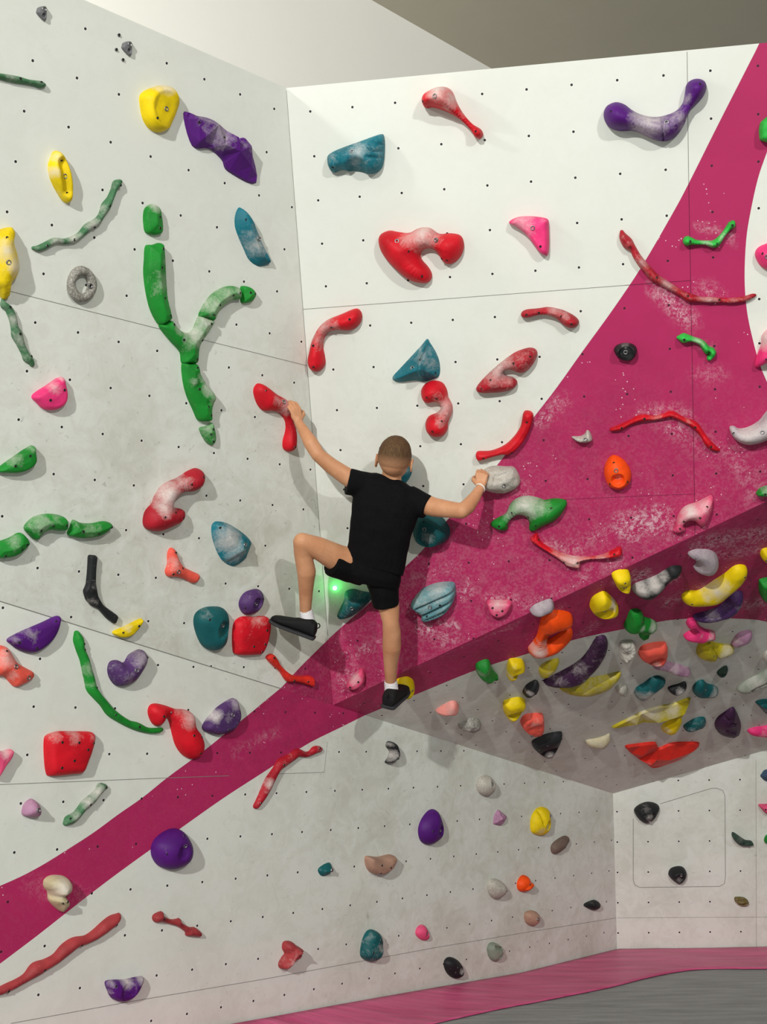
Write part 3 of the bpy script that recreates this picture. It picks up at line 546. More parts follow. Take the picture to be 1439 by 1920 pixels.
# ------------------------------------------------------------------ holds on the lower left wall
hold('B', 7, 'dark purple half-moon hold near the left edge under the wall joint', 'purple', .05, [(320, 876), (325, 920), (302, 985), (250, 1045), (187, 1077), (115, 1065), (70, 1035), (47, 1003), (130, 958), (230, 915)], [(289, 906), (184, 1050), (90, 1020)], [(150, 980, 80, .35), (70, 1000, 40, .5)], 'pad', base=.05)
hold('B', 7, 'salmon bone-shaped hold cut by the left edge', 'coral', .06, [(-30, 1045), (20, 1038), (50, 1052), (75, 1090), (100, 1130), (150, 1160), (188, 1183), (182, 1215), (140, 1245), (92, 1262), (60, 1235), (30, 1205), (-30, 1190)], [(23, 1067), (68, 1148, 1), (140, 1208, 1)], [(20, 1100, 80, .8), (60, 1190, 50, .5)], base=.12)
hold('B', 7, 'long snaking bright green hold running down to the red elbow hold', 'green', .035, [(420, 970, 14), (428, 1005, 27), (440, 1060, 23), (460, 1110, 24), (475, 1170, 26), (490, 1230, 28), (500, 1270, 28), (530, 1310, 24), (565, 1350, 22), (600, 1395, 25), (650, 1432, 22), (700, 1460, 20), (745, 1475, 23), (800, 1495, 16), (850, 1497, 15), (878, 1490, 10)], [(445, 1028), (450, 1060), (514, 1265), (616, 1410), (743, 1474)], [(470, 1170, 60, .5), (490, 1240, 50, .35)], tube=True, base=.04)
hold('B', 7, 'purple kidney-shaped hold with chalk left of the dark teal jug', 'dusk', .07, [(762, 1060), (792, 1073), (800, 1115), (778, 1172), (740, 1225), (692, 1255), (642, 1257), (607, 1218), (595, 1168), (608, 1127), (645, 1117), (682, 1130), (710, 1088)], [(711, 1168, 1), (781, 1100)], [(740, 1110, 70, .6), (670, 1210, 60, .4)], base=.16)
hold('B', 13, 'red elbow-shaped hold with a chalky shoulder touching the pink band', 'red', .075, [(850, 57), (900, 65), (960, 85), (1022, 92), (1055, 122), (1065, 180), (1095, 225), (1110, 280), (1095, 335), (1050, 358), (1000, 335), (962, 280), (940, 200), (925, 148), (905, 130), (890, 162), (860, 180), (832, 157), (815, 110), (822, 72)], [(866, 121), (922, 103), (1019, 222), (1072, 235), (1064, 318)], [(1010, 130, 80, .9), (960, 95, 40, .5)], base=.02)
hold('B', 13, 'pale purple lens hold with a chalked rim next to the pink band', 'dusk', .06, [(1272, 27), (1290, 65), (1298, 130), (1270, 190), (1212, 222), (1150, 222), (1105, 195), (1120, 150), (1168, 92), (1220, 52)], [(1235, 113, 1), (1215, 195)], [(1150, 110, 60, .9), (1260, 60, 50, .7), (1210, 130, 60, .4)], 'pad', base=.14)
hold('B', 13, 'rose pink pointed hold with chalk on top at the left edge', 'rose', .05, [(-30, 322), (20, 312), (70, 305), (62, 345), (30, 390), (-8, 450), (-30, 450)], [], [(20, 315, 50, .9)], 'pad', base=.1)
hold('B', 13, 'large red four-sided hold with six screw holes low on the left', 'red', .06, [(330, 207), (420, 207), (500, 210), (518, 230), (505, 300), (475, 385), (450, 430), (400, 440), (290, 450), (262, 438), (250, 350), (250, 250), (272, 222)], [(318, 260), (407, 262), (489, 265), (380, 358), (315, 397), (456, 300)], [(390, 225, 60, .6), (290, 230, 50, .5), (490, 240, 40, .5)], 'pad', base=.02)
hold('B', 13, 'small dusty pink triangular hold above the pink band at left', 'mauve', .06, [(185, 573), (215, 600), (223, 642), (205, 670), (160, 670), (130, 655), (138, 607), (160, 582)], [(182, 622, 1)], [], base=.12, dome=.3)
hold('B', 13, 'short chalky dark green caterpillar hold above the pink band', 'sage', .035, [(358, 705, 12), (375, 688, 25), (410, 665, 23), (440, 630, 20), (465, 600, 25), (500, 570, 23), (530, 535, 21), (552, 508, 24), (568, 503, 15)], [(372, 675), (476, 598), (572, 508)], [(470, 590, 50, 1.0), (520, 530, 60, 1.0), (400, 660, 40, .7)], tube=True, base=.25)
hold('B', 13, 'big round purple dome hold on the lower edge of the pink band', 'purple', .10, [(955, 735), (1002, 747), (1040, 800), (1050, 850), (1036, 905), (1000, 940), (940, 957), (880, 940), (845, 895), (838, 845), (855, 798), (900, 757)], [(972, 815, 1), (976, 765), (877, 858)], [(970, 860, 60, .12)], 'dome', [(960, 850, 42, .22)], base=.0)
hold('B', 13, 'cream mushroom-shaped hold with a yellow stem on the pink band', 'cream', .09, [(320, 987), (368, 995), (392, 1030), (387, 1070), (368, 1095), (374, 1130), (362, 1180), (340, 1182), (302, 1150), (279, 1120), (275, 1080), (255, 1050), (257, 1015), (283, 993)], [(343, 1117), (317, 1122)], [(320, 1040, 70, 1.0)], base=.02, ridge=[(255, 1095, 390, 1095, 25, -.3)], rough=.1)
hold('B', 17, 'very long brick red wavy hold rising from the bottom left corner', 'brick', .04, [(-30, 760, 14), (0, 748, 20), (50, 725, 22), (100, 700, 20), (150, 670, 22), (200, 627, 36), (255, 600, 28), (310, 568, 26), (360, 520, 32), (410, 485, 30), (470, 468, 23), (520, 440, 26), (570, 400, 30), (610, 368, 30), (638, 345, 20), (650, 330, 8)], [(625, 385), (435, 492), (230, 625), (40, 742)], [], tube=True, base=.06)
hold('B', 17, 'short brick red knobbly twig hold low on the white wall', 'brick', .04, [(880, 315), (890, 340), (930, 358), (960, 356), (975, 352), (985, 375), (1030, 400), (1060, 402), (1090, 430), (1082, 452), (1040, 448), (1010, 446), (1005, 425), (960, 395), (920, 383), (880, 372), (845, 375), (830, 355), (838, 332)], [(872, 350)], [], 'dome', base=.05)
hold('B', 17, 'purple half-moon hold with a grey chalky rim at the bottom left', 'purple', .055, [(778, 668), (765, 710), (737, 760), (695, 795), (650, 802), (612, 785), (590, 745), (583, 693), (680, 685)], [(610, 710)], [(680, 690, 50, .9), (760, 680, 40, .9), (600, 700, 30, .7), (590, 750, 25, .5)], 'jug', [(680, 745, 50, .3)], base=.12)
hold('B', 14, 'brick red claw hold low in the middle of the white wall', 'brick', .07, [(410, 1197), (435, 1200), (450, 1215), (470, 1228), (475, 1265), (457, 1295), (427, 1310), (402, 1345), (375, 1345), (368, 1320), (385, 1285), (400, 1265), (388, 1238), (392, 1207)], [], [(400, 1300, 40, .4)], base=.1, ridge=[(380, 1330, 430, 1240, 16, .4), (430, 1240, 470, 1235, 16, .4)])
hold('B', 14, 'long thin red twig hold rising under the pink band in the middle', 'crimson', .032, [(235, 468, 14), (265, 420, 20), (290, 370, 24), (310, 328, 25), (345, 270, 20), (375, 233, 27), (430, 200, 22), (460, 178, 23), (500, 187, 16), (530, 180, 14), (555, 162, 20), (580, 158, 17), (594, 158, 6)], [(250, 445), (370, 240), (570, 152)], [(300, 345, 40, .9), (280, 390, 30, .5)], tube=True, base=.15)
hold('B', 14, 'black crescent hold with a chalky inside under the climber\'s right foot', 'black', .06, [(955, 117), (985, 125), (1000, 165), (996, 205), (970, 232), (940, 232), (955, 200), (962, 170), (945, 142)], [(980, 205)], [(955, 190, 40, .9), (950, 130, 24, .5)], base=.1)
hold('B', 14, 'purple teardrop hold on the lower wall', 'purple', .08, [(1208, 485), (1228, 510), (1246, 575), (1240, 630), (1215, 660), (1172, 677), (1137, 655), (1125, 600), (1140, 545), (1175, 497)], [(1208, 557), (1215, 595, 1), (1160, 595)], [], 'dome', [(1212, 595, 26, .35)], base=.02)
hold('B', 14, 'tan half-round hold with three holes on the lower wall', 'tan', .07, [(840, 738), (900, 742), (960, 729), (978, 735), (975, 770), (950, 810), (910, 833), (870, 830), (845, 805), (835, 770)], [(882, 778), (932, 790), (882, 820)], [], 'pad', base=.06)
hold('B', 14, 'small dark teal angular hold left of the tan half-round', 'darkteal', .045, [(640, 772), (648, 800), (635, 835), (600, 847), (580, 830), (577, 805), (610, 780)], [(625, 806, 1)], [], 'ridge', base=.12)
hold('B', 14, 'tall oval teal hold with a chalky hollow near the floor', 'darkteal', .07, [(870, 1135), (900, 1150), (915, 1200), (910, 1260), (885, 1298), (845, 1305), (812, 1280), (812, 1235), (825, 1180), (845, 1145)], [(882, 1180), (840, 1248)], [(892, 1225, 30, 1.0), (850, 1160, 50, .3)], 'jug', [(890, 1220, 28, .5)], base=.22)
hold('B', 14, 'tiny red triangular hold near the floor', 'rose', .04, [(1130, 1107), (1150, 1115), (1168, 1160), (1158, 1188), (1130, 1188), (1102, 1160), (1108, 1125)], [(1147, 1150, 1)], [], 'dome', [(1147, 1150, 18, .4)], base=.15)
hold('B', 14, 'black oval hold with a bright worn hollow just above the pink mat', 'black', .06, [(1295, 1283), (1330, 1300), (1352, 1345), (1345, 1385), (1310, 1397), (1275, 1370), (1258, 1325), (1268, 1293)], [(1300, 1330), (1295, 1358)], [(1328, 1350, 22, .9)], 'dome', [(1325, 1348, 22, .45)], base=.0)
hold('B', 15, 'grey round button hold just under the grey overhang', 'stone', .07, [(385, 178), (413, 200), (420, 245), (405, 290), (375, 307), (340, 287), (322, 240), (337, 195)], [(385, 225, 1)], [(370, 220, 50, .5)], 'dome', [(385, 225, 25, .25)], base=.25)
hold('B', 15, 'small mauve brown angular rock hold left of the yellow oval', 'mauve', .045, [(450, 383), (508, 430), (490, 460), (465, 490), (420, 480), (425, 425)], [], [(470, 400, 25, .5)], 'ridge', smooth=False, base=.1, rough=.3)
hold('B', 15, 'yellow oval hold with a bright hollow on the lower wall', 'yellow', .07, [(720, 372), (755, 385), (765, 440), (757, 510), (730, 545), (690, 545), (660, 520), (658, 450), (682, 395)], [(738, 420, 1)], [(728, 490, 24, .9), (690, 520, 40, .6)], 'dome', [(728, 480, 28, .45)], base=.08, ridge=[(690, 400, 700, 470, 18, -.3)])
hold('B', 15, 'brown lozenge-shaped rock hold right of the yellow oval', 'brown', .045, [(850, 550), (876, 555), (870, 590), (842, 632), (800, 660), (778, 650), (775, 612), (800, 580)], [(834, 614)], [], 'dome', base=.1)
hold('B', 15, 'grey round stone hold with a pointed base beside the small orange hold', 'stone', .07, [(435, 812), (472, 830), (488, 865), (476, 910), (440, 938), (405, 915), (390, 865), (402, 825)], [(470, 880)], [(445, 850, 45, .6)], base=.2)
hold('B', 15, 'small orange lumpy hold on the lower wall', 'orange', .055, [(610, 790), (630, 800), (638, 825), (655, 850), (640, 880), (602, 893), (575, 880), (570, 840), (588, 802)], [(612, 840)], [], 'dome', base=.04, ridge=[(600, 870, 640, 840, 14, .4)])
hold('B', 15, 'small tan button hold above the joint near the floor', 'tan', .06, [(645, 1008), (683, 1015), (692, 1050), (680, 1085), (655, 1102), (622, 1080), (615, 1030)], [(655, 1050, 1)], [], base=.1)
hold('B', 15, 'small black wedge hold near the inner corner', 'black', .05, [(1040, 942), (1060, 955), (1058, 990), (1032, 1005), (985, 985), (978, 970), (1000, 955)], [], [(1010, 955, 20, .3)], base=.03)
hold('B', 15, 'grey green oval hold with a slot just above the mat', 'greygreen', .055, [(420, 1203), (455, 1217), (475, 1245), (457, 1298), (430, 1320), (402, 1303), (385, 1250), (395, 1215)], [], [], base=.1, ridge=[(415, 1225, 460, 1240, 12, -.5), (430, 1290, 470, 1250, 8, -.3)])

# ------------------------------------------------------------------ holds on the lower right wall
hold('D', 16, 'black rounded triangular hold at the top left of the removable panel', 'black', .08, [(365, 508), (430, 515), (475, 545), (467, 600), (420, 670), (360, 697), (300, 670), (258, 612), (254, 570), (300, 530)], [(372, 655, 1), (418, 625)], [(370, 615, 50, .5), (340, 540, 60, .3)], base=.02, ridge=[(330, 600, 410, 600, 20, -.25)])
hold('D', 16, 'black round hold with a shiny middle low on the removable panel', 'black', .075, [(650, 1087), (700, 1102), (722, 1150), (705, 1205), (655, 1243), (592, 1207), (560, 1160), (582, 1108)], [(655, 1138, 1), (685, 1155)], [(640, 1180, 40, .5)], base=.0, bowls=[(645, 1165, 35, .25)])
hold('D', 16, 'dark green banana hold right of the removable panel', 'darkgreen', .05, [(1140, 775), (1200, 812), (1250, 845), (1300, 852), (1318, 872), (1300, 893), (1240, 896), (1190, 885), (1150, 850), (1128, 800)], [(1215, 850)], [(1200, 820, 60, .3)], base=.12, rough=.2)
hold('D', 16, 'small olive brown oval hold low on the right wall', 'bronze', .04, [(1170, 1357), (1230, 1360), (1270, 1385), (1277, 1420), (1240, 1437), (1190, 1430), (1155, 1395), (1152, 1365)], [(1215, 1405)], [], base=.2, ridge=[(1170, 1385, 1240, 1375, 14, -.4), (1190, 1415, 1260, 1410, 14, -.4)])
hold('D', 16, 'slate blue angular hold at the right edge under the overhang', 'slate', .05, [(1500, 200), (1420, 215), (1382, 270), (1420, 312), (1500, 345)], [], [], 'ridge', smooth=False, base=.1)
hold('D', 16, 'pink triangular hold at the right edge of the lower wall', 'rose', .05, [(1368, 528), (1420, 522), (1500, 528), (1500, 625), (1430, 600), (1393, 563)], [(1415, 555)], [], 'pad', base=.1)
hold('D', 16, 'small dark green hold at the right edge below the pink triangle', 'green', .04, [(1500, 785), (1440, 800), (1418, 842), (1435, 875), (1500, 885)], [], [], base=.05)

# ------------------------------------------------------------------ holds on the facing wall
hold('C', 2, 'teal fan-shaped hold near the top left of the facing wall', 'teal', .09, [(415, 545), (470, 515), (580, 475), (685, 437), (712, 440), (717, 500), (712, 580), (695, 628), (650, 650), (560, 645), (485, 630), (440, 645), (415, 612), (408, 575)], [(560, 532, 1), (449, 614)], [(590, 530, 60, .7), (440, 560, 50, .4), (570, 590, 40, .5)], 'dome', [(575, 620, 60, .5)], base=.2, ridge=[(640, 500, 710, 490, 8, -.2), (640, 530, 712, 530, 8, -.2), (640, 560, 712, 565, 8, -.2)])
hold('C', 2, 'red club-shaped hold with a chalked head at the top of the facing wall', 'red', .11, [(950, 203), (1000, 180), (1050, 178), (1085, 205), (1110, 265), (1140, 318), (1190, 376), (1238, 407), (1251, 438), (1232, 460), (1205, 447), (1180, 407), (1122, 352), (1050, 312), (980, 290), (938, 292), (920, 258), (925, 225)], [(1007, 236, 1), (939, 262), (1219, 423)], [(1020, 200, 80, 1.1), (1080, 240, 80, .8), (1150, 340, 60, .3)], base=.08)
hold('C', 2, 'big red hold shaped like a hooked bean with a grey chalky bridge', 'red', .09, [(740, 958), (790, 965), (850, 970), (900, 945), (960, 942), (1015, 975), (1075, 972), (1130, 985), (1148, 1030), (1140, 1080), (1110, 1122), (1065, 1142), (1030, 1120), (1005, 1080), (975, 1057), (940, 1057), (912, 1082), (920, 1115), (958, 1160), (975, 1200), (960, 1236), (920, 1243), (850, 1225), (770, 1160), (710, 1090), (686, 1030), (692, 982)], [(799, 1011, 1), (1006, 1006, 1), (861, 1065), (1063, 1114), (930, 1200), (1035, 1108)], [(930, 975, 110, 1.0), (850, 1000, 60, .6), (1000, 1000, 60, .4)], base=.0)
hold('C', 3, 'purple boomerang hold with a chalky bend at the top right of the facing wall', 'purple', .10, [(620, 548), (670, 560), (710, 590), (760, 615), (830, 628), (890, 620), (950, 595), (985, 555), (998, 500), (1008, 450), (1040, 425), (1080, 422), (1110, 440), (1115, 480), (1090, 530), (1040, 580), (1015, 620), (990, 680), (950, 735), (900, 760), (840, 755), (780, 730), (720, 705), (640, 705), (582, 680), (556, 625), (570, 573)], [(893, 664, 1), (598, 606), (1073, 461)], [(800, 650, 130, .9), (950, 640, 80, .6), (1010, 540, 40, .6)], base=.05, ridge=[(865, 625, 880, 755, 6, -.3)])
hold('C', 3, 'pink curved triangular hold high on the facing wall', 'pink', .06, [(42, 1200), (90, 1172), (150, 1167), (220, 1173), (255, 1185), (260, 1220), (262, 1320), (255, 1376), (235, 1378), (208, 1362), (170, 1310), (130, 1260), (80, 1225)], [(177, 1228, 1), (218, 1328)], [(120, 1200, 80, .7), (150, 1260, 60, .4), (230, 1180, 40, .3)], 'pad', base=.06)
hold('C', 3, 'bright green faceted hold at the upper right edge', 'brightgreen', .06, [(1500, 610), (1440, 628), (1405, 660), (1398, 700), (1402, 755), (1440, 768), (1500, 762)], [], [], 'pad', smooth=False, base=.02)
hold('C', 6, 'hot pink round hold at the right edge beside the white strip', 'pink', .06, [(1500, 155), (1430, 168), (1390, 190), (1377, 225), (1395, 270), (1430, 300), (1500, 312)], [(1411, 215), (1434, 230, 1)], [], base=.0)
hold('C', 6, 'very long dark red branch hold crossing from white onto the pink', 'crimson', .04, [(655, 100, 11), (665, 130, 25), (690, 165, 31), (715, 192, 20), (740, 238, 22), (780, 290, 24), (830, 345, 25), (870, 370, 21), (930, 405, 19), (990, 440, 19), (1020, 455, 24), (1080, 466, 15), (1140, 468, 16), (1190, 470, 13), (1250, 472, 14), (1320, 462, 14), (1362, 446, 11), (1378, 442, 7)], [(700, 180), (842, 345), (1010, 445), (1182, 468)], [(760, 260, 60, .6), (900, 385, 80, .6), (1120, 468, 80, .6), (1250, 470, 50, .4)], tube=True, base=.2)
hold('C', 6, 'small bright green bent bone hold, upper one of two on the pink wall', 'brightgreen', .045, [(1012, 150, 28), (1035, 152, 20), (1060, 157, 13), (1110, 160, 13), (1160, 165, 22), (1200, 122, 14), (1232, 80, 16), (1250, 62, 22), (1256, 52, 15)], [(1022, 150), (1165, 163), (1248, 64)], [(1110, 160, 50, .6), (1200, 125, 40, .5)], tube=True, base=.05, group='green bone holds on the pink wall')
hold('C', 6, 'small bright green arched bone hold, lower one of two on the pink wall', 'brightgreen', .045, [(960, 672, 9), (988, 675, 27), (1035, 680, 15), (1085, 700, 17), (1118, 740, 22), (1145, 752, 22), (1128, 785, 14)], [(990, 678), (1132, 750)], [(1060, 690, 50, .6)], tube=True, base=.05, group='green bone holds on the pink wall')
hold('C', 6, 'small black cup hold alone on the pink wall', 'black', .06, [(675, 702), (720, 712), (738, 742), (720, 785), (685, 798), (642, 785), (612, 745), (628, 715)], [(675, 748, 1), (632, 760)], [(670, 705, 40, .4)], 'jug', [(678, 752, 42, .5)], base=.1)
hold('C', 6, 'pink and white twisted hold cut by the right edge', 'pink', .08, [(1500, 600), (1440, 635), (1415, 665), (1410, 710), (1385, 785), (1378, 835), (1400, 832), (1450, 810), (1500, 800)], [(1430, 780)], [(1430, 670, 80, 1.1), (1480, 640, 60, 1)], base=.02)
hold('C', 6, 'chalk-white banana hold at the right edge on the pink wall', 'lilac', .08, [(1240, 1160), (1265, 1154), (1290, 1168), (1340, 1160), (1400, 1125), (1445, 1070), (1500, 1040), (1500, 1200), (1450, 1225), (1400, 1245), (1340, 1255), (1282, 1235), (1250, 1200)], [(1407, 1171, 1), (1258, 1185)], [(1340, 1190, 150, .9)], base=.6)
hold('C', 6, 'thin red arched branch hold in the middle of the pink wall', 'red', .032, [(598, 1168, 9), (650, 1155, 16), (700, 1130, 13), (762, 1105, 18), (830, 1106, 12), (880, 1095, 13), (925, 1085, 18), (980, 1110, 13), (1050, 1145, 19), (1090, 1195, 15), (1125, 1245, 20), (1160, 1270, 13), (1183, 1280, 5)], [(655, 1155), (776, 1105), (920, 1100), (1050, 1150), (1135, 1255)], [(850, 1100, 60, .4), (1000, 1120, 40, .3)], tube=True, base=.1)
hold('C', 6, 'small white thorn-shaped hold on the pink wall', 'stone', .05, [(385, 1208), (430, 1206), (455, 1192), (465, 1174), (480, 1180), (492, 1205), (494, 1228), (462, 1240), (420, 1236), (398, 1222)], [(460, 1213, 1)], [(430, 1215, 40, .6)], base=.45)
hold('C', 9, 'bright orange egg-shaped hold with a round hollow', 'orange', .07, [(610, 303), (660, 325), (697, 370), (707, 420), (692, 460), (652, 488), (600, 480), (572, 450), (558, 390), (575, 332)], [(624, 369, 1), (612, 333), (684, 435), (592, 448)], [(635, 410, 30, .5)], 'dome', [(635, 425, 38, .6)], base=.02)
hold('C', 0, 'red hold like a bent arm above the climber\'s right hand', 'red', .04, [(983, 772), (1000, 776), (996, 800), (986, 822), (976, 836), (966, 846), (955, 853), (942, 853), (925, 857), (897, 864), (894, 848), (920, 846), (945, 836), (963, 820), (976, 800)], [(989, 789), (908, 857), (960, 847)], [], 'pad', base=.05, dome=.3)
hold('C', 0, 'grey marbled oval hold gripped by the climber\'s right hand', 'stone', .08, [(897, 893), (908, 882), (925, 876), (945, 877), (962, 878), (970, 887), (975, 900), (973, 912), (960, 922), (945, 927), (925, 926), (905, 918), (895, 907)], [(946, 906, 1)], [(945, 890, 30, .6)], base=.35, rough=.25, ridge=[(930, 893, 958, 885, 6, -.3)])
hold('C', 0, 'green arch-shaped hold with a white chalked top under the grey oval', 'green', .07, [(919, 985), (930, 975), (948, 965), (956, 948), (970, 936), (990, 932), (1010, 936), (1022, 940), (1040, 937), (1062, 941), (1060, 955), (1045, 975), (1020, 988), (1000, 998), (992, 995), (992, 980), (984, 970), (970, 968), (958, 976), (952, 986), (951, 996), (935, 995)], [(961, 960), (937, 985), (1006, 983), (1035, 950), (992, 967)], [(985, 945, 36, 1.1), (958, 962, 22, .8), (1015, 950, 24, .6)], base=.02)
hold('C', 9, 'pale pink arch hold near the pink wall\'s lower edge', 'rose', .07, [(1143, 522), (1147, 580), (1130, 640), (1100, 690), (1078, 682), (1045, 657), (1010, 660), (990, 685), (1003, 707), (985, 718), (932, 718), (945, 680), (965, 620), (1000, 580), (1070, 555)], [(1112, 568), (1075, 622), (990, 648), (968, 690)], [(1020, 590, 80, 1.1), (1090, 560, 60, .8), (970, 640, 40, .7)], base=.18)
hold('C', 9, 'long red bow-shaped hold chalked pale along its curve', 'red', .04, [(195, 720), (205, 740), (225, 772), (280, 808), (360, 838), (440, 850), (530, 843), (590, 820), (645, 795), (650, 840), (560, 855), (480, 860), (432, 872), (425, 905), (362, 895), (325, 865), (260, 822), (165, 760), (175, 735)], [(205, 750), (345, 868), (415, 870), (615, 825)], [(400, 860, 120, .9), (300, 825, 60, .5), (540, 850, 60, .6)], 'pad', base=.08, dome=.3)
hold('C', 9, 'small green hold at the right edge on the pink wall', 'green', .05, [(1500, 460), (1420, 472), (1390, 493), (1385, 515), (1440, 520), (1500, 518)], [(1425, 500)], [(1440, 475, 50, .6)], 'pad', base=.1)
hold('C', 5, 'red sickle-shaped hold just right of the wall corner', 'red', .065, [(560, 85), (590, 100), (597, 135), (577, 178), (530, 203), (470, 200), (425, 207), (397, 238), (386, 290), (395, 340), (398, 382), (382, 413), (350, 427), (317, 410), (304, 370), (313, 315), (330, 250), (365, 185), (412, 145), (480, 117)], [(545, 135), (443, 180), (347, 278), (350, 390)], [(400, 180, 70, .7), (370, 250, 70, .6), (460, 165, 50, .5)], base=.02)
hold('C', 5, 'teal shark-fin hold above the red S-shaped hold', 'teal', .09, [(948, 250), (965, 272), (1000, 330), (1018, 390), (1015, 450), (985, 470), (930, 485), (880, 478), (800, 487), (765, 478), (760, 455), (800, 410), (870, 335), (920, 280)], [(880, 398, 1), (996, 431)], [(940, 340, 70, .5), (990, 380, 60, .4), (900, 310, 40, .5)], 'ridge', base=.14, ridge=[(948, 262, 920, 340, 14, .4), (920, 340, 930, 440, 14, .35)])
hold('C', 5, 'red S-shaped hold above the climber\'s head', 'red', .07, [(985, 475), (1030, 485), (1055, 520), (1065, 565), (1085, 605), (1085, 650), (1064, 700), (1060, 740), (1037, 773), (990, 780), (952, 757), (940, 712), (957, 670), (1000, 650), (1022, 628), (1018, 602), (990, 590), (947, 597), (922, 570), (918, 525), (942, 490)], [(960, 553), (1010, 560), (1036, 684), (990, 735)], [(1050, 620, 80, .9), (1020, 560, 50, .5), (1030, 690, 40, .6)], base=.02)
hold('C', 0, 'dusty red hooked hold at the edge of the pink paint', 'crimson', .07, [(892, 732), (898, 720), (918, 699), (940, 680), (962, 664), (980, 656), (996, 653), (1006, 658), (1007, 668), (1000, 684), (986, 698), (972, 700), (958, 695), (947, 696), (944, 702), (950, 706), (962, 709), (970, 718), (964, 729), (945, 736), (922, 738), (901, 738)], [(905, 727), (922, 711), (965, 679), (995, 667)], [(940, 690, 40, .8), (925, 705, 28, .6), (975, 670, 20, .4)], base=.2)
hold('C', 6, 'small dark red arched hold right of the upper white area', 'crimson', .055, [(110, 540), (135, 522), (200, 515), (260, 508), (330, 522), (390, 550), (422, 580), (415, 610), (380, 622), (340, 605), (300, 570), (250, 552), (200, 552), (150, 566), (115, 562)], [(142, 545), (208, 535), (384, 592), (330, 553)], [(290, 520, 60, .6), (350, 545, 50, .4)], base=.08)
hold('C', 0, 'teal hold mostly hidden behind the climber\'s head', 'teal', .05, [(745, 886), (762, 874), (772, 880), (769, 895), (757, 910), (742, 908)], [], [(765, 880, 10, .5)], base=.1)
hold('C', 5, 'dark teal rounded hold with a hollow under the climber\'s right armpit', 'darkteal', .09, [(900, 1202), (955, 1185), (1018, 1208), (1060, 1258), (1073, 1300), (1055, 1342), (1000, 1370), (940, 1372), (892, 1345), (872, 1292), (880, 1238)], [(948, 1257, 1), (1040, 1330), (944, 1220)], [(965, 1310, 50, .5)], 'jug', [(962, 1312, 52, .35)], base=.05)
hold('C', 8, 'dark teal wing-shaped hold below the climber\'s shorts', 'darkteal', .08, [(505, 470), (545, 455), (600, 468), (655, 480), (650, 505), (600, 560), (540, 600), (490, 612), (462, 600), (478, 555), (500, 510)], [(559, 530, 1)], [(520, 490, 50, .3)], 'dome', base=.15)
hold('C', 8, 'pale chalky blue grooved hold right of the climber\'s knee', 'paleteal', .08, [(1010, 420), (1090, 418), (1103, 450), (1100, 500), (1070, 560), (1020, 600), (925, 627), (920, 592), (895, 570), (862, 540), (880, 500), (930, 450)], [(978, 524, 1), (1030, 515), (960, 575)], [(1010, 440, 100, .7), (930, 490, 80, .6)], 'pad', base=.28, smooth=True, ridge=[(930, 580, 1095, 500, 9, -.4), (900, 540, 1095, 455, 9, -.35), (950, 600, 1070, 550, 7, -.3)])
hold('C', 8, 'small pink half-moon hold with chalk above it, right of the pale blue hold', 'rose', .045, [(1278, 512), (1340, 510), (1405, 514), (1404, 550), (1380, 585), (1337, 600), (1297, 582), (1280, 548)], [(1310, 537), (1362, 553), (1332, 575)], [(1340, 515, 60, .8)], 'pad', base=.15)
hold('C', 8, 'small pink half-moon hold left of the climber\'s standing leg', 'rose', .045, [(597, 878), (617, 905), (615, 945), (592, 973), (552, 986), (516, 962), (555, 915)], [(588, 934), (545, 962)], [(560, 915, 50, .9)], 'pad', base=.12)

# ------------------------------------------------------------------ holds on the overhanging underside
hold('E', 8, 'yellow half-round foothold under the climber\'s right shoe', 'yellow', .09, [(800, 955), (850, 942), (882, 957), (890, 985), (872, 1010), (840, 1022), (800, 1015), (785, 985)], [(865, 965)], [(860, 990, 20, .2)], 'jug', [(858, 985, 28, .45)], base=.02, off=.5)
hold('E', 12, 'green egg-shaped hold with a small foot at the edge of the pink', 'green', .08, [(470, 608), (508, 615), (525, 665), (550, 705), (577, 735), (560, 755), (525, 740), (480, 748), (432, 735), (402, 690), (405, 640)], [(480, 728, 1)], [(430, 660, 50, .5), (480, 640, 60, .3)], base=.12)
hold('E', 12, 'yellow cup hold below the orange beak-shaped hold', 'yellow', .07, [(680, 597), (750, 597), (783, 620), (780, 660), (740, 692), (660, 735), (645, 712), (655, 622)], [(725, 680, 1)], [(660, 690, 40, .8), (690, 610, 30, .3)], 'jug', [(728, 672, 52, .55)], base=.05)
hold('E', 12, 'olive yellow leaf hold beside the long purple crescent', 'olive', .04, [(1052, 588), (1050, 625), (1020, 672), (960, 712), (915, 728), (900, 702), (905, 660), (950, 620)], [(970, 673, 1), (948, 712)], [(970, 650, 60, .5)], base=.25)
hold('E', 12, 'very long dark purple crescent hold on the grey underside', 'plum', .09, [(938, 772), (1000, 740), (1080, 700), (1170, 650), (1250, 590), (1310, 510), (1345, 450), (1385, 418), (1430, 420), (1450, 470), (1425, 560), (1350, 662), (1260, 745), (1150, 785), (1030, 797), (955, 790)], [(1160, 672), (1238, 702, 1), (1350, 600)], [(1200, 640, 100, .5), (1050, 740, 90, .4), (1350, 550, 60, .4)], base=.15)
hold('E', 12, 'small black oval hold with a chalky side under the yellow cup', 'black', .05, [(870, 763), (898, 785), (895, 820), (850, 850), (795, 872), (770, 857), (800, 802)], [(862, 822)], [(815, 820, 40, .9)], base=.1)
hold('E', 12, 'yellow dish hold, the lower left one on the grey underside', 'yellow', .08, [(618, 945), (650, 923), (740, 905), (790, 925), (785, 962), (740, 1012), (680, 1060), (642, 1052), (620, 1005)], [(708, 990, 1)], [(640, 1030, 50, .6)], 'jug', [(705, 985, 66, .55)], base=.04)
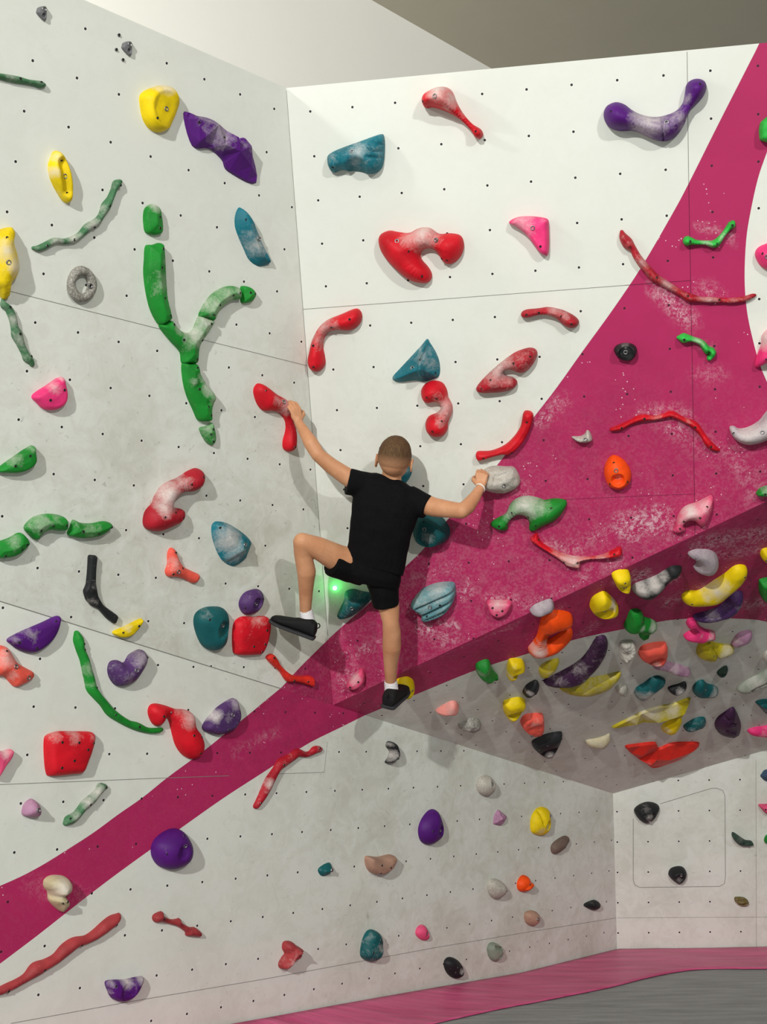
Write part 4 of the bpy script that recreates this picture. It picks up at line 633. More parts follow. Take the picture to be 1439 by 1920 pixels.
hold('E', 12, 'coral square chunk hold under the lower yellow dish', 'coral', .08, [(800, 1040), (920, 1032), (937, 1070), (925, 1135), (832, 1165), (762, 1120), (757, 1082)], [(825, 1140, 1), (902, 1138)], [(850, 1060, 60, .5)], 'pad', base=.12, rough=.1)
hold('E', 12, 'salmon pink wedge hold, leftmost on the grey underside', 'salmon', .06, [(205, 932), (245, 938), (262, 975), (230, 1005), (90, 1012), (95, 992), (150, 957)], [], [(200, 960, 60, .5)], base=.25)
hold('E', 12, 'grey jagged rock hold right of the salmon wedge', 'grey', .05, [(355, 1068), (410, 1070), (435, 1100), (430, 1138), (380, 1157), (270, 1135), (262, 1110), (310, 1087)], [], [(340, 1110, 60, .8)], base=.3, rough=.4)
hold('E', 12, 'large black pointed bowl hold with a chalky hollow', 'black', .08, [(860, 1240), (960, 1195), (1070, 1176), (1082, 1200), (1042, 1290), (992, 1350), (930, 1347), (872, 1310), (845, 1275)], [(950, 1225), (890, 1262)], [(970, 1310, 55, 1.0)], 'jug', [(970, 1275, 75, .5)], base=.08)
hold('E', 12, 'big bright orange beak-shaped hold with a white chalked neck', 'orange', .10, [(818, 515), (845, 482), (885, 425), (902, 370), (915, 305), (950, 250), (1010, 222), (1080, 222), (1150, 240), (1172, 280), (1150, 320), (1070, 338), (1005, 360), (975, 400), (965, 440), (985, 452), (1050, 415), (1115, 368), (1163, 362), (1165, 402), (1105, 465), (1020, 520), (930, 552), (862, 557), (822, 545)], [(955, 357), (1140, 412)], [(885, 490, 90, 1.15), (930, 430, 60, .9)], base=.0)
hold('E', 12, 'small lilac grey pill hold on the edge above the orange beak hold', 'lilac', .05, [(830, 207), (868, 172), (940, 140), (992, 125), (1018, 147), (1008, 180), (970, 200), (900, 223), (842, 223)], [(965, 185)], [(900, 180, 80, .6)], base=.4)
hold('E', 10, 'yellow triangular cup hold high on the shaded pink underside', 'yellow', .08, [(215, 355), (270, 325), (345, 322), (357, 370), (350, 430), (310, 455), (252, 440), (228, 400)], [(302, 412, 1), (287, 348)], [(250, 440, 25, .6)], 'jug', [(295, 400, 52, .5)], base=.04)
hold('E', 10, 'yellow round hold with a white chalked side under the triangular cup', 'yellow', .09, [(130, 497), (172, 500), (225, 548), (260, 595), (250, 625), (192, 655), (110, 662), (52, 637), (38, 600), (60, 540)], [(140, 598, 1)], [(210, 555, 70, 1.1)], 'jug', [(135, 600, 78, .5)], base=.02)
hold('E', 10, 'black and white banana hold on the shaded pink underside', 'black', .09, [(370, 465), (400, 432), (460, 408), (560, 370), (640, 322), (700, 290), (770, 293), (735, 335), (660, 380), (610, 450), (540, 500), (460, 522), (400, 502)], [(520, 485)], [(430, 440, 90, 1.1), (540, 400, 90, 1.1), (620, 350, 60, .9)], base=.0)
hold('E', 10, 'lilac comma-shaped hold on the shaded pink underside', 'lilac', .08, [(820, 190), (860, 163), (920, 155), (990, 160), (1040, 185), (1062, 232), (1050, 280), (1010, 320), (960, 337), (900, 322), (865, 297), (888, 262), (880, 228), (845, 208)], [(1010, 300)], [(960, 230, 120, .6)], base=.45)
hold('E', 10, 'large yellow banana hold with a chalked hollow', 'yellow', .10, [(778, 520), (820, 490), (900, 487), (960, 455), (1040, 400), (1120, 350), (1180, 300), (1230, 282), (1283, 290), (1293, 325), (1260, 380), (1190, 442), (1110, 510), (1020, 555), (900, 577), (800, 575), (775, 552)], [(830, 535), (1245, 318)], [(1030, 440, 110, .95), (960, 480, 60, .8), (1110, 390, 60, .7)], 'dome', base=.0)
hold('E', 10, 'dark purple banana hold tucked below the yellow banana', 'dusk', .07, [(870, 672), (960, 645), (1060, 610), (1120, 560), (1150, 512), (1200, 490), (1253, 490), (1250, 550), (1210, 610), (1130, 663), (1030, 690), (930, 705), (868, 697)], [], [(1000, 650, 90, .5), (1200, 560, 60, .4)], base=.1)
hold('E', 10, 'green forked hold with a chalky arm at the paint edge', 'green', .08, [(362, 640), (420, 630), (458, 660), (470, 690), (540, 715), (570, 742), (550, 770), (520, 782), (502, 830), (480, 850), (432, 845), (435, 792), (400, 778), (342, 795), (308, 765), (332, 710)], [(440, 690)], [(520, 735, 60, .9), (430, 720, 40, .6)], base=.04)
hold('E', 10, 'pink forked hold with a chalky tail at the paint edge', 'pink', .07, [(838, 700), (880, 707), (912, 758), (960, 787), (1018, 800), (1035, 828), (1002, 855), (940, 850), (880, 865), (784, 845), (815, 810), (850, 790), (808, 752), (812, 718)], [], [(980, 820, 60, 1.0), (910, 790, 25, .5)], base=.0)
hold('E', 10, 'small mauve stick hold right of the pink forked hold', 'mauve', .04, [(1165, 882), (1220, 812), (1298, 790), (1328, 808), (1312, 850), (1240, 882), (1200, 905), (1170, 905)], [], [(1200, 850, 40, .8)], base=.2)
hold('E', 10, 'small white crumbly rock hold on the grey underside', 'stone', .07, [(282, 887), (330, 875), (380, 880), (398, 918), (387, 968), (340, 1010), (292, 1012), (264, 990), (270, 940)], [], [(330, 930, 70, .6)], base=.5, rough=.5)
hold('E', 10, 'coral open-mouthed bowl hold on the grey underside', 'coral', .08, [(505, 905), (560, 895), (638, 893), (655, 940), (642, 1000), (600, 1040), (532, 1045), (442, 1012), (426, 970), (450, 925)], [(575, 965)], [(550, 1020, 50, .8)], 'jug', [(550, 985, 65, .5)], base=.06)
hold('E', 10, 'yellow shell hold with a pale chalky tongue', 'olive', .08, [(960, 860), (1000, 880), (1060, 902), (1150, 908), (1185, 930), (1150, 960), (1100, 975), (1040, 992), (980, 1015), (922, 1005), (887, 980), (902, 910)], [(1000, 935)], [(1100, 935, 90, 1.0)], base=.0, ridge=[(1000, 900, 1040, 980, 14, -.3)])
hold('E', 10, 'mauve sliver hold under the coral bowl hold', 'mauve', .045, [(530, 1070), (572, 1042), (650, 1040), (740, 1060), (833, 1100), (780, 1130), (692, 1115), (612, 1085)], [], [(680, 1075, 90, .8)], base=.3)
hold('E', 10, 'tiny dark green chip hold on the grey underside', 'darkgreen', .03, [(1118, 1066), (1133, 1090), (1110, 1125), (1065, 1145), (1045, 1120), (1078, 1087)], [], [], 'dome', base=.1, bowls=[(1090, 1108, 25, .5)])
hold('E', 10, 'small yellow hold at the right edge on the shaded pink', 'yellow', .05, [(1480, 145), (1420, 145), (1395, 180), (1405, 215), (1440, 230), (1480, 225)], [(1420, 185)], [], base=.1)
hold('E', 10, 'green block hold at the right edge on the shaded pink', 'green', .07, [(1500, 385), (1400, 390), (1385, 420), (1390, 500), (1420, 530), (1500, 525)], [], [], 'pad', base=.03)
hold('E', 11, 'pale green banana hold reaching the right edge', 'greygreen', .07, [(1205, 412), (1260, 362), (1350, 312), (1439, 262), (1500, 240), (1500, 330), (1400, 372), (1320, 402), (1250, 422)], [], [(1350, 330, 120, .8)], base=.35, ridge=[(1250, 400, 1439, 300, 12, -.35)])
hold('E', 0, 'lemon yellow banana hold under the long purple crescent', 'olive', .07, [(1049, 1293), (1062, 1288), (1080, 1290), (1100, 1281), (1120, 1275), (1140, 1271), (1166, 1265), (1160, 1277), (1145, 1290), (1120, 1300), (1095, 1305), (1068, 1303)], [], [(1105, 1290, 50, .4)], base=.3)
hold('E', 11, 'small beige oval pebble hold on the grey underside', 'stone', .05, [(240, 397), (270, 372), (320, 375), (335, 402), (315, 430), (265, 437), (240, 417)], [], [], base=.25)
hold('E', 11, 'teal and white scalloped hold beside the beige pebble', 'darkteal', .07, [(390, 440), (412, 400), (470, 365), (522, 325), (580, 308), (637, 335), (620, 360), (560, 400), (512, 440), (470, 485), (412, 475)], [], [(470, 420, 100, 1.0)], base=.1)
hold('E', 11, 'small black and white leaf hold right of the teal and white hold', 'black', .045, [(655, 405), (682, 385), (740, 370), (790, 350), (805, 370), (782, 400), (730, 427), (682, 432)], [], [(740, 390, 50, .9)], base=.05)
hold('E', 11, 'teal green nubbly hold with a chalked tail', 'darkteal', .07, [(860, 390), (900, 350), (940, 342), (972, 370), (1030, 385), (1058, 408), (1030, 440), (960, 450), (882, 452), (857, 430)], [(945, 380)], [(1000, 410, 60, .9)], base=.06)
hold('E', 11, 'big lemon yellow fin-shaped hold with a chalked upper face', 'olive', .10, [(205, 724), (370, 640), (470, 592), (600, 553), (720, 528), (840, 485), (830, 540), (795, 600), (760, 640), (600, 648), (480, 668), (350, 698)], [(700, 590)], [(520, 590, 130, 1.0), (680, 560, 90, .9), (380, 650, 80, .7)], 'facet', inner=[(400, 665, .6), (560, 622, 1), (700, 580, 1), (770, 560, .9)], edge=.25, base=.05)
hold('E', 11, 'small yellow crescent hold under the big yellow fin', 'yellow', .06, [(762, 632), (762, 672), (730, 720), (667, 752), (612, 735), (610, 702), (650, 672), (710, 640)], [], [(640, 700, 40, .8)], base=.02)
hold('E', 11, 'small dark teal pebble hold right of the yellow fin', 'darkteal', .05, [(780, 705), (820, 672), (880, 640), (938, 632), (960, 655), (940, 685), (882, 707), (800, 728)], [(905, 668)], [(830, 690, 40, .5)], base=.2)
hold('E', 11, 'plum purple shell hold on the right of the grey underside', 'plum', .09, [(1175, 560), (1205, 592), (1230, 650), (1240, 700), (1225, 748), (1190, 770), (1100, 768), (1047, 740), (1033, 690), (1060, 640), (1112, 600)], [(1150, 660)], [(1120, 690, 60, .25)], base=.08, ridge=[(1110, 610, 1170, 640, 12, -.3), (1090, 680, 1170, 700, 14, .2)])
hold('E', 11, 'teal jagged hold at the right edge of the grey underside', 'darkteal', .06, [(1350, 515), (1392, 495), (1500, 488), (1500, 625), (1432, 605), (1392, 560)], [], [(1430, 550, 40, .6)], 'ridge', smooth=False, base=.1)
hold('E', 11, 'pink spike hold at the right edge of the grey underside', 'pink', .05, [(1290, 740), (1340, 715), (1439, 702), (1500, 690), (1500, 768), (1340, 762)], [], [(1400, 730, 60, .5)], base=.05)
hold('E', 11, 'small cream banana hold near the bottom of the grey underside', 'cream', .05, [(3, 820), (90, 803), (150, 785), (192, 766), (190, 810), (150, 850), (90, 862), (30, 855)], [], [(100, 825, 80, .6)], base=.3)
hold('E', 11, 'big red jagged wing hold at the bottom of the grey underside', 'scarlet', .10, [(315, 875), (400, 855), (555, 840), (562, 882), (605, 880), (690, 845), (820, 838), (900, 840), (915, 860), (860, 905), (780, 958), (640, 1012), (535, 1038), (470, 1000), (380, 940)], [(555, 955)], [(800, 930, 90, .6), (480, 970, 60, .4), (650, 985, 50, .4)], 'facet', inner=[(440, 900, .8), (500, 960, 1), (560, 930, .75), (650, 920, 1), (760, 890, .9), (850, 868, .7)], edge=.3, base=.05)
hold('E', 11, 'small white lump hold at the right edge above the pale green banana', 'stone', .05, [(1412, 152), (1440, 112), (1500, 108), (1500, 185), (1432, 172)], [], [], base=.4)

# ------------------------------------------------------------------ the climbing boy
def J(x, y, Z): return Vector(W(pt(x, y, Z)))
def DV(x, y, z): return Vector(RW @ np.array([x, y, z], float)).normalized()      # camera-frame direction (x right, y down, z away)
class Soup:
    def __init__(s): s.v = []; s.f = []
    def addm(s, v, f): k = len(s.v); s.v += [Vector(a) for a in v]; s.f += [tuple(i + k for i in q) for q in f]
    def cone(s, a, b, ra, rb, caps=True, n=20, flat=False):
        a, b = Vector(a), Vector(b); d = (b - a); L = d.length; d.normalize(); u = d.orthogonal().normalized(); w = d.cross(u)
        rings = []
        if flat: rings = [(a, ra), (b, rb)]
        else:
            for k in range(1, 6):
                t = math.pi / 2 * k / 5; rings.append((a - d * ra * math.cos(t), ra * math.sin(t)))
            for k in range(5, 0, -1):
                t = math.pi / 2 * k / 5; rings.append((b + d * rb * math.cos(t), rb * math.sin(t)))
        v = []; f = []
        for c, r in rings:
            for i in range(n):
                q = 2 * math.pi * i / n; v.append(c + (u * math.cos(q) + w * math.sin(q)) * r)
        m = len(rings)
        for k in range(m - 1):
            for i in range(n): f.append((k * n + i, k * n + (i + 1) % n, (k + 1) * n + (i + 1) % n, (k + 1) * n + i))
        f.append(tuple(range(n))[::-1]); f.append(tuple((m - 1) * n + i for i in range(n)))
        s.addm(v, f)
    def chain(s, pts):
        for (a, ra), (b, rb) in zip(pts[:-1], pts[1:]): s.cone(a, b, ra, rb)
    def ell(s, c, ax, r, n=20):
        v = []; f = []; c = Vector(c)
        for i in range(1, n):
            th = math.pi * i / n
            for j in range(n):
                ph = 2 * math.pi * j / n; v.append(c + ax[0] * (r[0] * math.sin(th) * math.cos(ph)) + ax[1] * (r[1] * math.sin(th) * math.sin(ph)) + ax[2] * (r[2] * math.cos(th)))
        for i in range(n - 2):
            for j in range(n): f.append((i * n + j, i * n + (j + 1) % n, (i + 1) * n + (j + 1) % n, (i + 1) * n + j))
        f.append(tuple(range(n))); f.append(tuple((n - 2) * n + j for j in range(n))[::-1]); s.addm(v, f)
    def loft(s, secs, n=28, p=2.4):
        """secs: centre, half-width vector, half-depth vector"""
        v = []; f = []
        for c, a, b in secs:
            for i in range(n):
                q = 2 * math.pi * i / n; cx, sx = math.cos(q), math.sin(q)
                v.append(c + a * (abs(cx) ** (2 / p) * (1 if cx >= 0 else -1)) + b * (abs(sx) ** (2 / p) * (1 if sx >= 0 else -1)))
        m = len(secs)
        for k in range(m - 1):
            for i in range(n): f.append((k * n + i, k * n + (i + 1) % n, (k + 1) * n + (i + 1) % n, (k + 1) * n + i))
        f.append(tuple(range(n))[::-1]); f.append(tuple((m - 1) * n + i for i in range(n))); s.addm(v, f)
    def build(s, name, mat, parent, origin, voxel, smooth, disp=None):
        me = bpy.data.meshes.new(name + '_raw'); me.from_pydata([v - origin for v in s.v], [], s.f)
        bm = bmesh.new(); bm.from_mesh(me); bmesh.ops.recalc_face_normals(bm, faces=bm.faces[:]); bm.to_mesh(me); bm.free()
        o = bpy.data.objects.new(name + '_raw', me); COL.objects.link(o)
        r = o.modifiers.new('r', 'REMESH'); r.mode = 'VOXEL'; r.voxel_size = voxel
        q = o.modifiers.new('s', 'SMOOTH'); q.iterations = smooth; q.factor = .5
        dg = bpy.context.evaluated_depsgraph_get(); dg.update(); m2 = bpy.data.meshes.new_from_object(o.evaluated_get(dg))
        bpy.data.objects.remove(o); m2.name = name
        m2.polygons.foreach_set('use_smooth', [True] * len(m2.polygons))
        if disp:
            m2.update(); nrm = [v.normal.copy() for v in m2.vertices]
            for v, nn in zip(m2.vertices, nrm): v.co += nn * disp(v.co + origin)
        m2.materials.clear(); m2.materials.append(mat)
        ob = bpy.data.objects.new(name, m2); COL.objects.link(ob)
        if parent: ob.parent = parent
        return ob
M_SKIN, t_, b_ = newmat('skin', .5, .35)
tc_ = t_.add('ShaderNodeTexCoord'); t_.l.new(t_.mix(t_.ramp(t_.noise(tc_.outputs['Object'], 9, 4), .35, .65), srgb((192, 136, 98)), srgb((208, 154, 116))), b_.inputs['Base Color'])
b_.inputs['Subsurface Weight'].default_value = .08; b_.inputs['Subsurface Radius'].default_value = (.8, .3, .15); b_.inputs['Subsurface Scale'].default_value = .02
M_CLOTH = plain('black_cotton', (9, 10, 14), .85, .15, var=.2, scale=60, bump=.2)
M_SHORT = plain('black_shorts_fabric', (8, 8, 10), .8, .15, var=.2, scale=60, bump=.2)
M_SHOE = plain('black_shoe_mesh', (16, 16, 18), .7, .3, var=.3, scale=120, bump=.4)
M_SOLE = plain('dark_rubber_sole', (52, 52, 54), .7, .3)
M_SOCK = plain('white_sock', (226, 224, 226), .85, .1, var=.04, scale=150, bump=.4)
M_BAND = plain('white_band', (235, 230, 222), .6, .3, var=.02)
ORG = J(735, 1325, 6.2)
boy = bpy.data.objects.new('person', None); COL.objects.link(boy); boy.location = ORG
tag(boy, 'boy with cropped hair, black T-shirt, shorts and shoes climbing the wall corner', 'person')

b = Soup()
UPc, AW = DV(0, -1, 0), DV(0, 0, 1)
# legs
kneeL, ankL = J(567, 1016, 5.80), J(573, 1152, 5.99); hipL = J(668, 1062, 5.96)
b.chain([(hipL, .082), (J(632, 1046, 5.90), .066), (J(598, 1028, 5.84), .054), (kneeL, .043)])
b.chain([(kneeL, .043), (J(568, 1038, 5.83), .042), (J(575, 1072, 5.87), .045), (J(574, 1110, 5.93), .034), (ankL, .026)])
kneeR, ankR = J(733, 1166, 6.00), J(733, 1286, 6.20); hipR = J(714, 1072, 5.96)
b.chain([(hipR, .082), (J(722, 1110, 5.97), .066), (J(730, 1140, 5.99), .051), (kneeR, .041)])
b.chain([(kneeR, .041), (J(735, 1186, 6.03), .044), (J(735, 1212, 6.07), .046), (J(733, 1245, 6.13), .035), (ankR, .026)])
b.chain([(ankL, .026), (J(577, 1168, 6.0), .027)]); b.chain([(ankR, .026), (J(734, 1302, 6.2), .027)])
# torso under the clothes
b.loft([(J(695, 1085, 5.95), DV(1, .2, 0) * .11, AW * .075), (J(702, 1040, 5.93), DV(1, .2, 0) * .115, AW * .075), (J(712, 980, 5.89), DV(1, .25, 0) * .12, AW * .07), (J(725, 930, 5.88), DV(1, .3, 0) * .14, AW * .07), (J(732, 905, 5.88), DV(1, .3, 0) * .10, AW * .05)])
# arms
shL, elL, wrL = J(680, 910, 5.88), J(597, 853, 5.82), J(560, 792, 5.90)
b.chain([(shL, .050), (J(650, 893, 5.86), .043), (J(622, 874, 5.84), .038), (elL, .033)])
b.chain([(elL, .033), (J(584, 832, 5.83), .035), (J(571, 810, 5.87), .027), (wrL, .0205)])
shR, elR, wrR = J(785, 942, 5.88), J(866, 958, 5.76), J(902, 914, 5.89)
b.chain([(shR, .050), (J(815, 951, 5.84), .045), (J(842, 955, 5.80), .040), (elR, .036)])
b.chain([(elR, .036), (J(877, 950, 5.79), .036), (J(890, 933, 5.84), .029), (wrR, .0205)])
# neck and head
HU = (J(743, 822, 5.84) - J(733, 900, 5.87)).normalized(); HF = DV(.12, .10, 1); HF = (HF - HU * HF.dot(HU)).normalized(); HS = HF.cross(HU).normalized()
if HS.dot(DV(1, 0, 0)) < 0: HS = -HS
HC = J(740, 860, 5.83)
b.chain([(J(731, 915, 5.89), .058), (J(735, 892, 5.87), .047), (J(737, 878, 5.86), .047)])
b.ell(HC + HU * .008, (HS, HF, HU), (.076, .094, .090))
b.ell(HC - HU * .035 + HF * .035, (HS, HF, HU), (.062, .062, .066))
b.ell(HC - HU * .088 + HF * .068, (HS, HF, HU), (.026, .022, .020))      # chin
b.ell(HC - HU * .028 + HF * .104, (HS, HF, HU), (.011, .014, .012)); b.cone(HC + HU * .004 + HF * .094, HC - HU * .026 + HF * .106, .006, .010)   # nose
b.ell(HC - HU * .058 + HF * .092, (HS, HF, HU), (.022, .010, .005)); b.ell(HC - HU * .066 + HF * .091, (HS, HF, HU), (.018, .010, .005))           # lips
for sd_ in (1, -1):
    b.ell(HC + HS * sd_ * .030 - HU * .024 + HF * .078, (HS, HF, HU), (.020, .016, .016)); b.ell(HC + HS * sd_ * .028 + HU * .012 + HF * .086, (HS, HF, HU), (.020, .010, .006))
    ea = HC + HS * sd_ * .078 - HU * .020 + HF * .008; ex = (HS * sd_ - HF * .55).normalized(); ez = HU; ey = ex.cross(ez)
    for k in range(14):                                                        # ear rim
        q = -2.2 + 4.6 * k / 13; q2 = -2.2 + 4.6 * (k + 1) / 13
        P_ = lambda q: ea + ex * .009 + (-HF) * (.015 * math.cos(q)) + HU * (.029 * math.sin(q)) + HF * .004
        b.cone(P_(q), P_(q2), .0042, .0042, n=8)
    b.ell(ea + ex * .003, (ex, HF, HU), (.006, .015, .024)); b.ell(ea + ex * .006 - HU * .027 + HF * .004, (ex, HF, HU), (.006, .008, .008))
# hands
def hand(wr, f, n, shint, curls, thumb, k=1.0, spread=.14):
    f = f.normalized(); n = (n - f * n.dot(f)).normalized(); s = f.cross(n).normalized()
    if s.dot(shint) < 0: s = -s
    offs = [.024, .008, -.008, -.022]; mets = [.066, .069, .065, .058]; lens = [(.034, .021, .017), (.038, .024, .018), (.035, .022, .017), (.027, .017, .015)]
    b.chain([(wr, .0205), (wr + f * .014, .019)])
    for i in range(4):
        d = (f + s * spread * (offs[i] / .024) * .6).normalized(); a0 = wr + s * offs[i] * .45 * k + f * .008; kn = wr + s * offs[i] * k + f * mets[i] * k
        b.chain([(a0, .0125 * k), (kn - n * .002, .0098 * k)])
        p = kn; ang = 0
        for j in range(3):
            ang += curls[i][j]; dd = d * math.cos(ang) + n * math.sin(ang); q = p + dd * lens[i][j] * k
            b.chain([(p, (.0090 - .0008 * j) * k), (q, (.0084 - .0010 * j) * k)]); p = q
    b.ell(wr + f * .036 * k + n * .004, (s, f, n), (.030 * k, .036 * k, .012 * k))
    p = wr + f * .018 * k + s * .018 * k; b.chain([(wr + s * .006, .014 * k), (p, .0135 * k)])
    for j, (L_, cf, cs, cn) in enumerate(thumb):
        dd = (f * cf + s * cs + n * cn).normalized(); q = p + dd * L_ * k; b.chain([(p, (.0122 - .0016 * j) * k), (q, (.0110 - .0016 * j) * k)]); p = q
hand(wrL, DV(-.26, -.95, .10), DV(-.55, .1, .80), DV(1, 0, .4), [(.45, .55, .35), (.42, .55, .35), (.40, .55, .35), (.40, .5, .35)], [(.034, .55, .75, .25), (.026, .6, .45, .6), (.020, .5, .1, .8)], .98)
hand(wrR, DV(.10, -.97, .25), DV(.25, .15, .95), DV(-1, 0, .2), [(.75, 1.0, .6), (.8, 1.0, .6), (.85, 1.05, .6), (.9, 1.05, .6)], [(.034, .65, .7, .3), (.026, .7, .1, .7), (.020, .4, -.3, .8)], .98)
body = b.build('body', M_SKIN, boy, ORG, .0032, 6)

# hair: a short clipped shell, dense on top and faded to the skin at nape and sides
M_HAIR, t_, b_ = newmat('short_hair', .75, .2)
at_ = t_.add('ShaderNodeAttribute', attribute_name='hairmask'); tc_ = t_.add('ShaderNodeTexCoord')
mp_ = t_.add('ShaderNodeMapping'); mp_.inputs['Scale'].default_value = (260, 260, 60); t_.l.new(tc_.outputs['Object'], mp_.inputs[0]); nz_ = t_.noise(mp_.outputs[0], 1.0, 3)
dd_ = t_.math('ADD', at_.outputs['Fac'], t_.math('MULTIPLY', t_.math('SUBTRACT', nz_, .5), .7), True)
hc_ = t_.mix(t_.ramp(nz_, .35, .65), srgb((50, 36, 25)), srgb((110, 84, 56)))
t_.l.new(t_.mix(dd_, srgb((196, 144, 108)), hc_), b_.inputs['Base Color'])
bp_ = t_.add('ShaderNodeBump'); bp_.inputs['Strength'].default_value = .7; bp_.inputs['Distance'].default_value = .004; t_.l.new(nz_, bp_.inputs['Height']); t_.l.new(bp_.outputs[0], b_.inputs['Normal'])
vs, fs, den = [], [], []; NU, NV = 72, 44; cc = HC + HU * .010
idx = {}
for i in range(NV):
    th = .02 + 2.15 * i / (NV - 1)
    for j in range(NU):
        ph = 2 * math.pi * j / NU; dx, dy, dz = math.sin(th) * math.cos(ph), math.sin(th) * math.sin(ph), math.cos(th)
        front = max(0, dy); limit = -.64 + 1.20 * max(0, dy + .25) ** 1.0      # hair line rises to the forehead
        dz_ = max(dz, limit) if dz < limit else dz
        top = max(0, min(1, (dz_ + .35) / .85)); th_ = -.002 + .0045 * max(0, min(1, (dz_ - limit) / .3)) + .009 * max(0, (dz_ - .35)) ** .8
        th_ += .0018 * noise.noise(Vector((dx * 14, dy * 14, dz * 14))) * top
        sx_, sy_, sz_ = .0765, .0945, .0905
        if dz < limit: ss = math.sqrt(max(0, 1 - dz_ ** 2)); rr_ = math.hypot(dx, dy) + 1e-9; dx, dy = dx / rr_ * ss, dy / rr_ * ss; th_ = -.004
        P_ = cc + HS * dx * (sx_ + th_) + HF * dy * (sy_ + th_) + HU * dz_ * (sz_ + th_)
        vs.append(P_ - ORG); den.append(max(0, min(1, (dz_ + .58) / .75)) * .95 + .05)
for i in range(NV - 1):
    for j in range(NU): fs.append((i * NU + j, (i + 1) * NU + j, (i + 1) * NU + (j + 1) % NU, i * NU + (j + 1) % NU))
fs.append(tuple(range(NU)))
hair = obj('hair', vs, fs, M_HAIR, boy); attr(hair, 'hairmask', den); hair['label'] = 'short brown hair faded at the nape'
M_EYE = plain('eye_white', (235, 232, 228), .2, .5, var=.02)
for sd_ in (1, -1):
    e = Soup(); e.ell(Vector((0, 0, 0)), (Vector((1, 0, 0)), Vector((0, 1, 0)), Vector((0, 0, 1))), (.011, .011, .011), 14)
    eo = obj('eye', e.v, e.f, M_EYE, boy); eo.location = HC + HS * sd_ * .029 - HU * .004 + HF * .081 - ORG

# T-shirt
def sec(l, r, Z, t): a, c_ = J(l[0], l[1], Z), J(r[0], r[1], Z); return ((a + c_) / 2, (c_ - a) / 2, AW * t)
s_ = Soup()
s_.loft([sec((706, 886), (761, 904), 5.88, .046), sec((694, 887), (774, 915), 5.88, .060), sec((671, 889), (792, 929), 5.88, .074), sec((662, 908), (792, 951), 5.88, .084), sec((661, 940), (782, 974), 5.88, .092), sec((657, 980), (772, 1005), 5.89, .088),
          sec((653, 1015), (765, 1038), 5.91, .088), sec((649, 1038), (760, 1064), 5.93, .093), sec((647, 1052), (757, 1080), 5.94, .096)])
s_.cone(J(700, 912, 5.88), J(651, 903, 5.86), .060, .063, flat=True); s_.cone(J(765, 935, 5.88), J(802, 951, 5.85), .066, .058, flat=True)
fold = lambda p: .0035 * noise.noise(Vector((p.x * 9, p.y * 9, p.z * 22))) + .003 * noise.noise(Vector((p.x * 22, p.y * 8, p.z * 9)))
s_.build('t_shirt', M_CLOTH, boy, ORG, .005, 4, fold)
# shorts
s_ = Soup()
s_.loft([sec((650, 1036), (757, 1058), 5.93, .088), sec((643, 1052), (753, 1075), 5.94, .096), sec((640, 1072), (752, 1092), 5.95, .096), sec((655, 1088), (748, 1106), 5.96, .085)])
s_.cone(J(682, 1068, 5.95), J(648, 1060, 5.93), .078, .076, flat=True); s_.cone(J(660, 1064, 5.94), J(621, 1053, 5.885), .076, .068, flat=True)
s_.cone(J(712, 1072, 5.96), J(721, 1108, 5.97), .082, .072, flat=True); s_.cone(J(719, 1098, 5.965), J(724, 1136, 5.985), .074, .064, flat=True)
s_.build('shorts', M_SHORT, boy, ORG, .005, 5, fold)
# shoes and socks
def shoe(heel, f, up, L, K=1.0):
    f = f.normalized(); up = (up - f * up.dot(f)).normalized(); sd = f.cross(up)
    prof = [(0, .026, .030), (.04, .031, .058), (.16, .033, .070), (.28, .034, .066), (.40, .035, .056), (.55, .038, .044), (.70, .041, .036), (.85, .038, .030), (.95, .028, .024), (1.0, .014, .016)]; prof = [(t, w * K, h * K) for t, w, h in prof]
    a = Soup(); a.loft([(heel + f * L * t + up * (.014 + h / 2), sd * w, up * (h / 2)) for t, w, h in prof], p=2.6)
    sh = a.build('shoe', M_SHOE, boy, ORG, .0035, 3, None)
    so = Soup(); so.loft([(heel + f * (L * (t * 1.04 - .02)) + up * (.007 + .006 * max(0, t - .75) * 3), sd * (w + .004), up * .009) for t, w, h in prof], p=4)
    q = so.build('sole', M_SOLE, sh, ORG, .003, 1, None)
    tb = Soup(); hp = heel + up * .070 + f * .004
    for k in range(8):
        q1, q2 = math.pi * k / 8, math.pi * (k + 1) / 8; P_ = lambda q: hp - f * (.012 * math.sin(q)) + up * (.012 * math.cos(q))
        tb.cone(P_(q1), P_(q2), .0028, .0028, n=8)
    pl_ = obj('pull_tab', [v - ORG for v in tb.v], tb.f, M_SHOE, sh)
    return sd
heelL = J(588, 1199, 5.975)
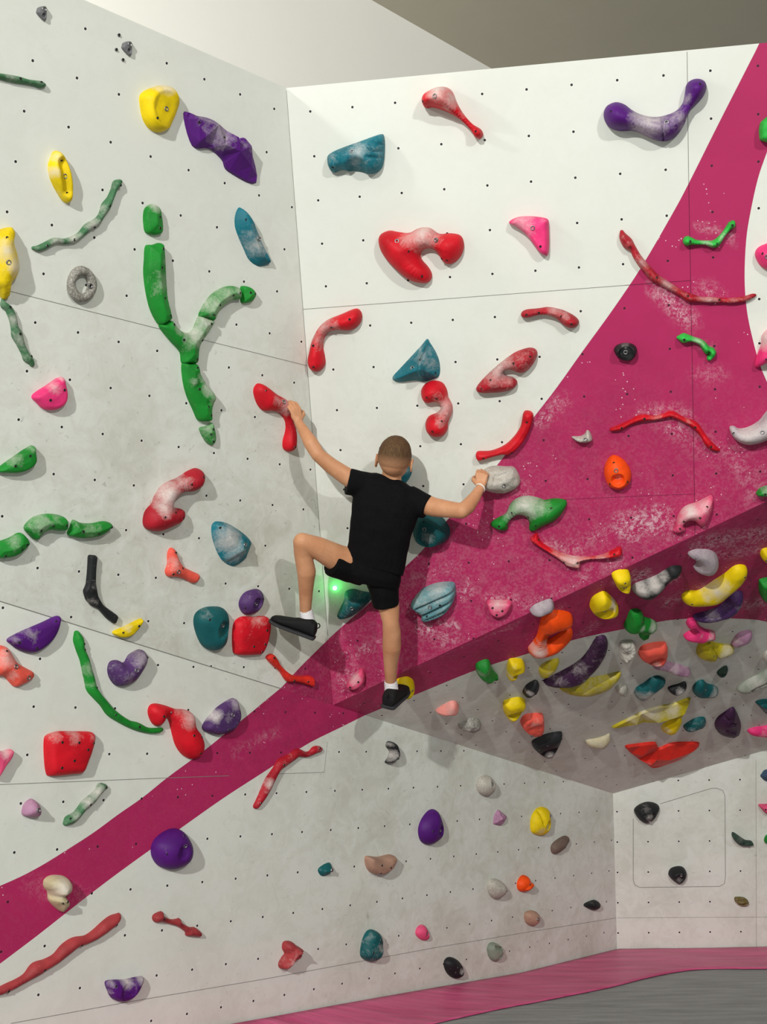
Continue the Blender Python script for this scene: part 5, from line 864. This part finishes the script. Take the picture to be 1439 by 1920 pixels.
shoe(heelL, J(503, 1166, 6.00) - heelL, DV(.36, -.92, -.12), .228, 1.14)
heelR = J(727, 1329, 6.155)
shoe(heelR, DV(.36, -.26, .78), DV(.05, -.97, -.3), .215, 1.12)
for a_, c_ in (((574, 1145, 5.985), (579, 1172, 5.985)), ((733, 1277, 6.19), (735, 1300, 6.20))):
    k = Soup(); k.cone(J(*a_), J(*c_), .033, .036, flat=True); k.build('sock', M_SOCK, boy, ORG, .003, 2, lambda p: .0012 * math.sin(p.z * 700))
# wrist band
fd = (elR - wrR).normalized(); c0 = wrR + fd * .006; u_ = fd.orthogonal().normalized(); w_ = fd.cross(u_); vs = []; fs = []
for i in range(32):
    a_ = 2 * math.pi * i / 32; rd = u_ * math.cos(a_) + w_ * math.sin(a_)
    for j in range(8):
        q = 2 * math.pi * j / 8; vs.append(c0 + rd * (.0235 + .0022 * math.cos(q)) + fd * (.0048 * math.sin(q)) - ORG)
for i in range(32):
    for j in range(8): fs.append((i * 8 + j, i * 8 + (j + 1) % 8, ((i + 1) % 32) * 8 + (j + 1) % 8, ((i + 1) % 32) * 8 + j))
wb = obj('wristband', vs, fs, M_BAND, boy); wb['label'] = 'white wristband'

# ------------------------------------------------------------------ small glowing green ball with a point light, behind the raised leg
m, t, bb = newmat('green_light', .4); bb.inputs['Base Color'].default_value = (.05, .8, .15, 1); bb.inputs['Emission Color'].default_value = (.12, 1, .22, 1); bb.inputs['Emission Strength'].default_value = 9
gl = Soup(); gl.ell(Vector((0, 0, 0)), (Vector((1, 0, 0)), Vector((0, 1, 0)), Vector((0, 0, 1))), (.011, .011, .011), 14)
gp = Vector(W(hit(628, 1103, PC, .012))); lamp = obj('green_spot', gl.v, gl.f, m); lamp.location = gp
tag(lamp, 'tiny bright green light glowing on the wall between the climber\'s legs', 'light')
pl_ = bpy.data.lights.new('green_glow', 'POINT'); pl_.energy = .13; pl_.color = (.05, 1, .15); pl_.shadow_soft_size = .008
po = bpy.data.objects.new('green_glow', pl_); COL.objects.link(po); po.location = Vector(W(hit(628, 1103, PC, .06)));
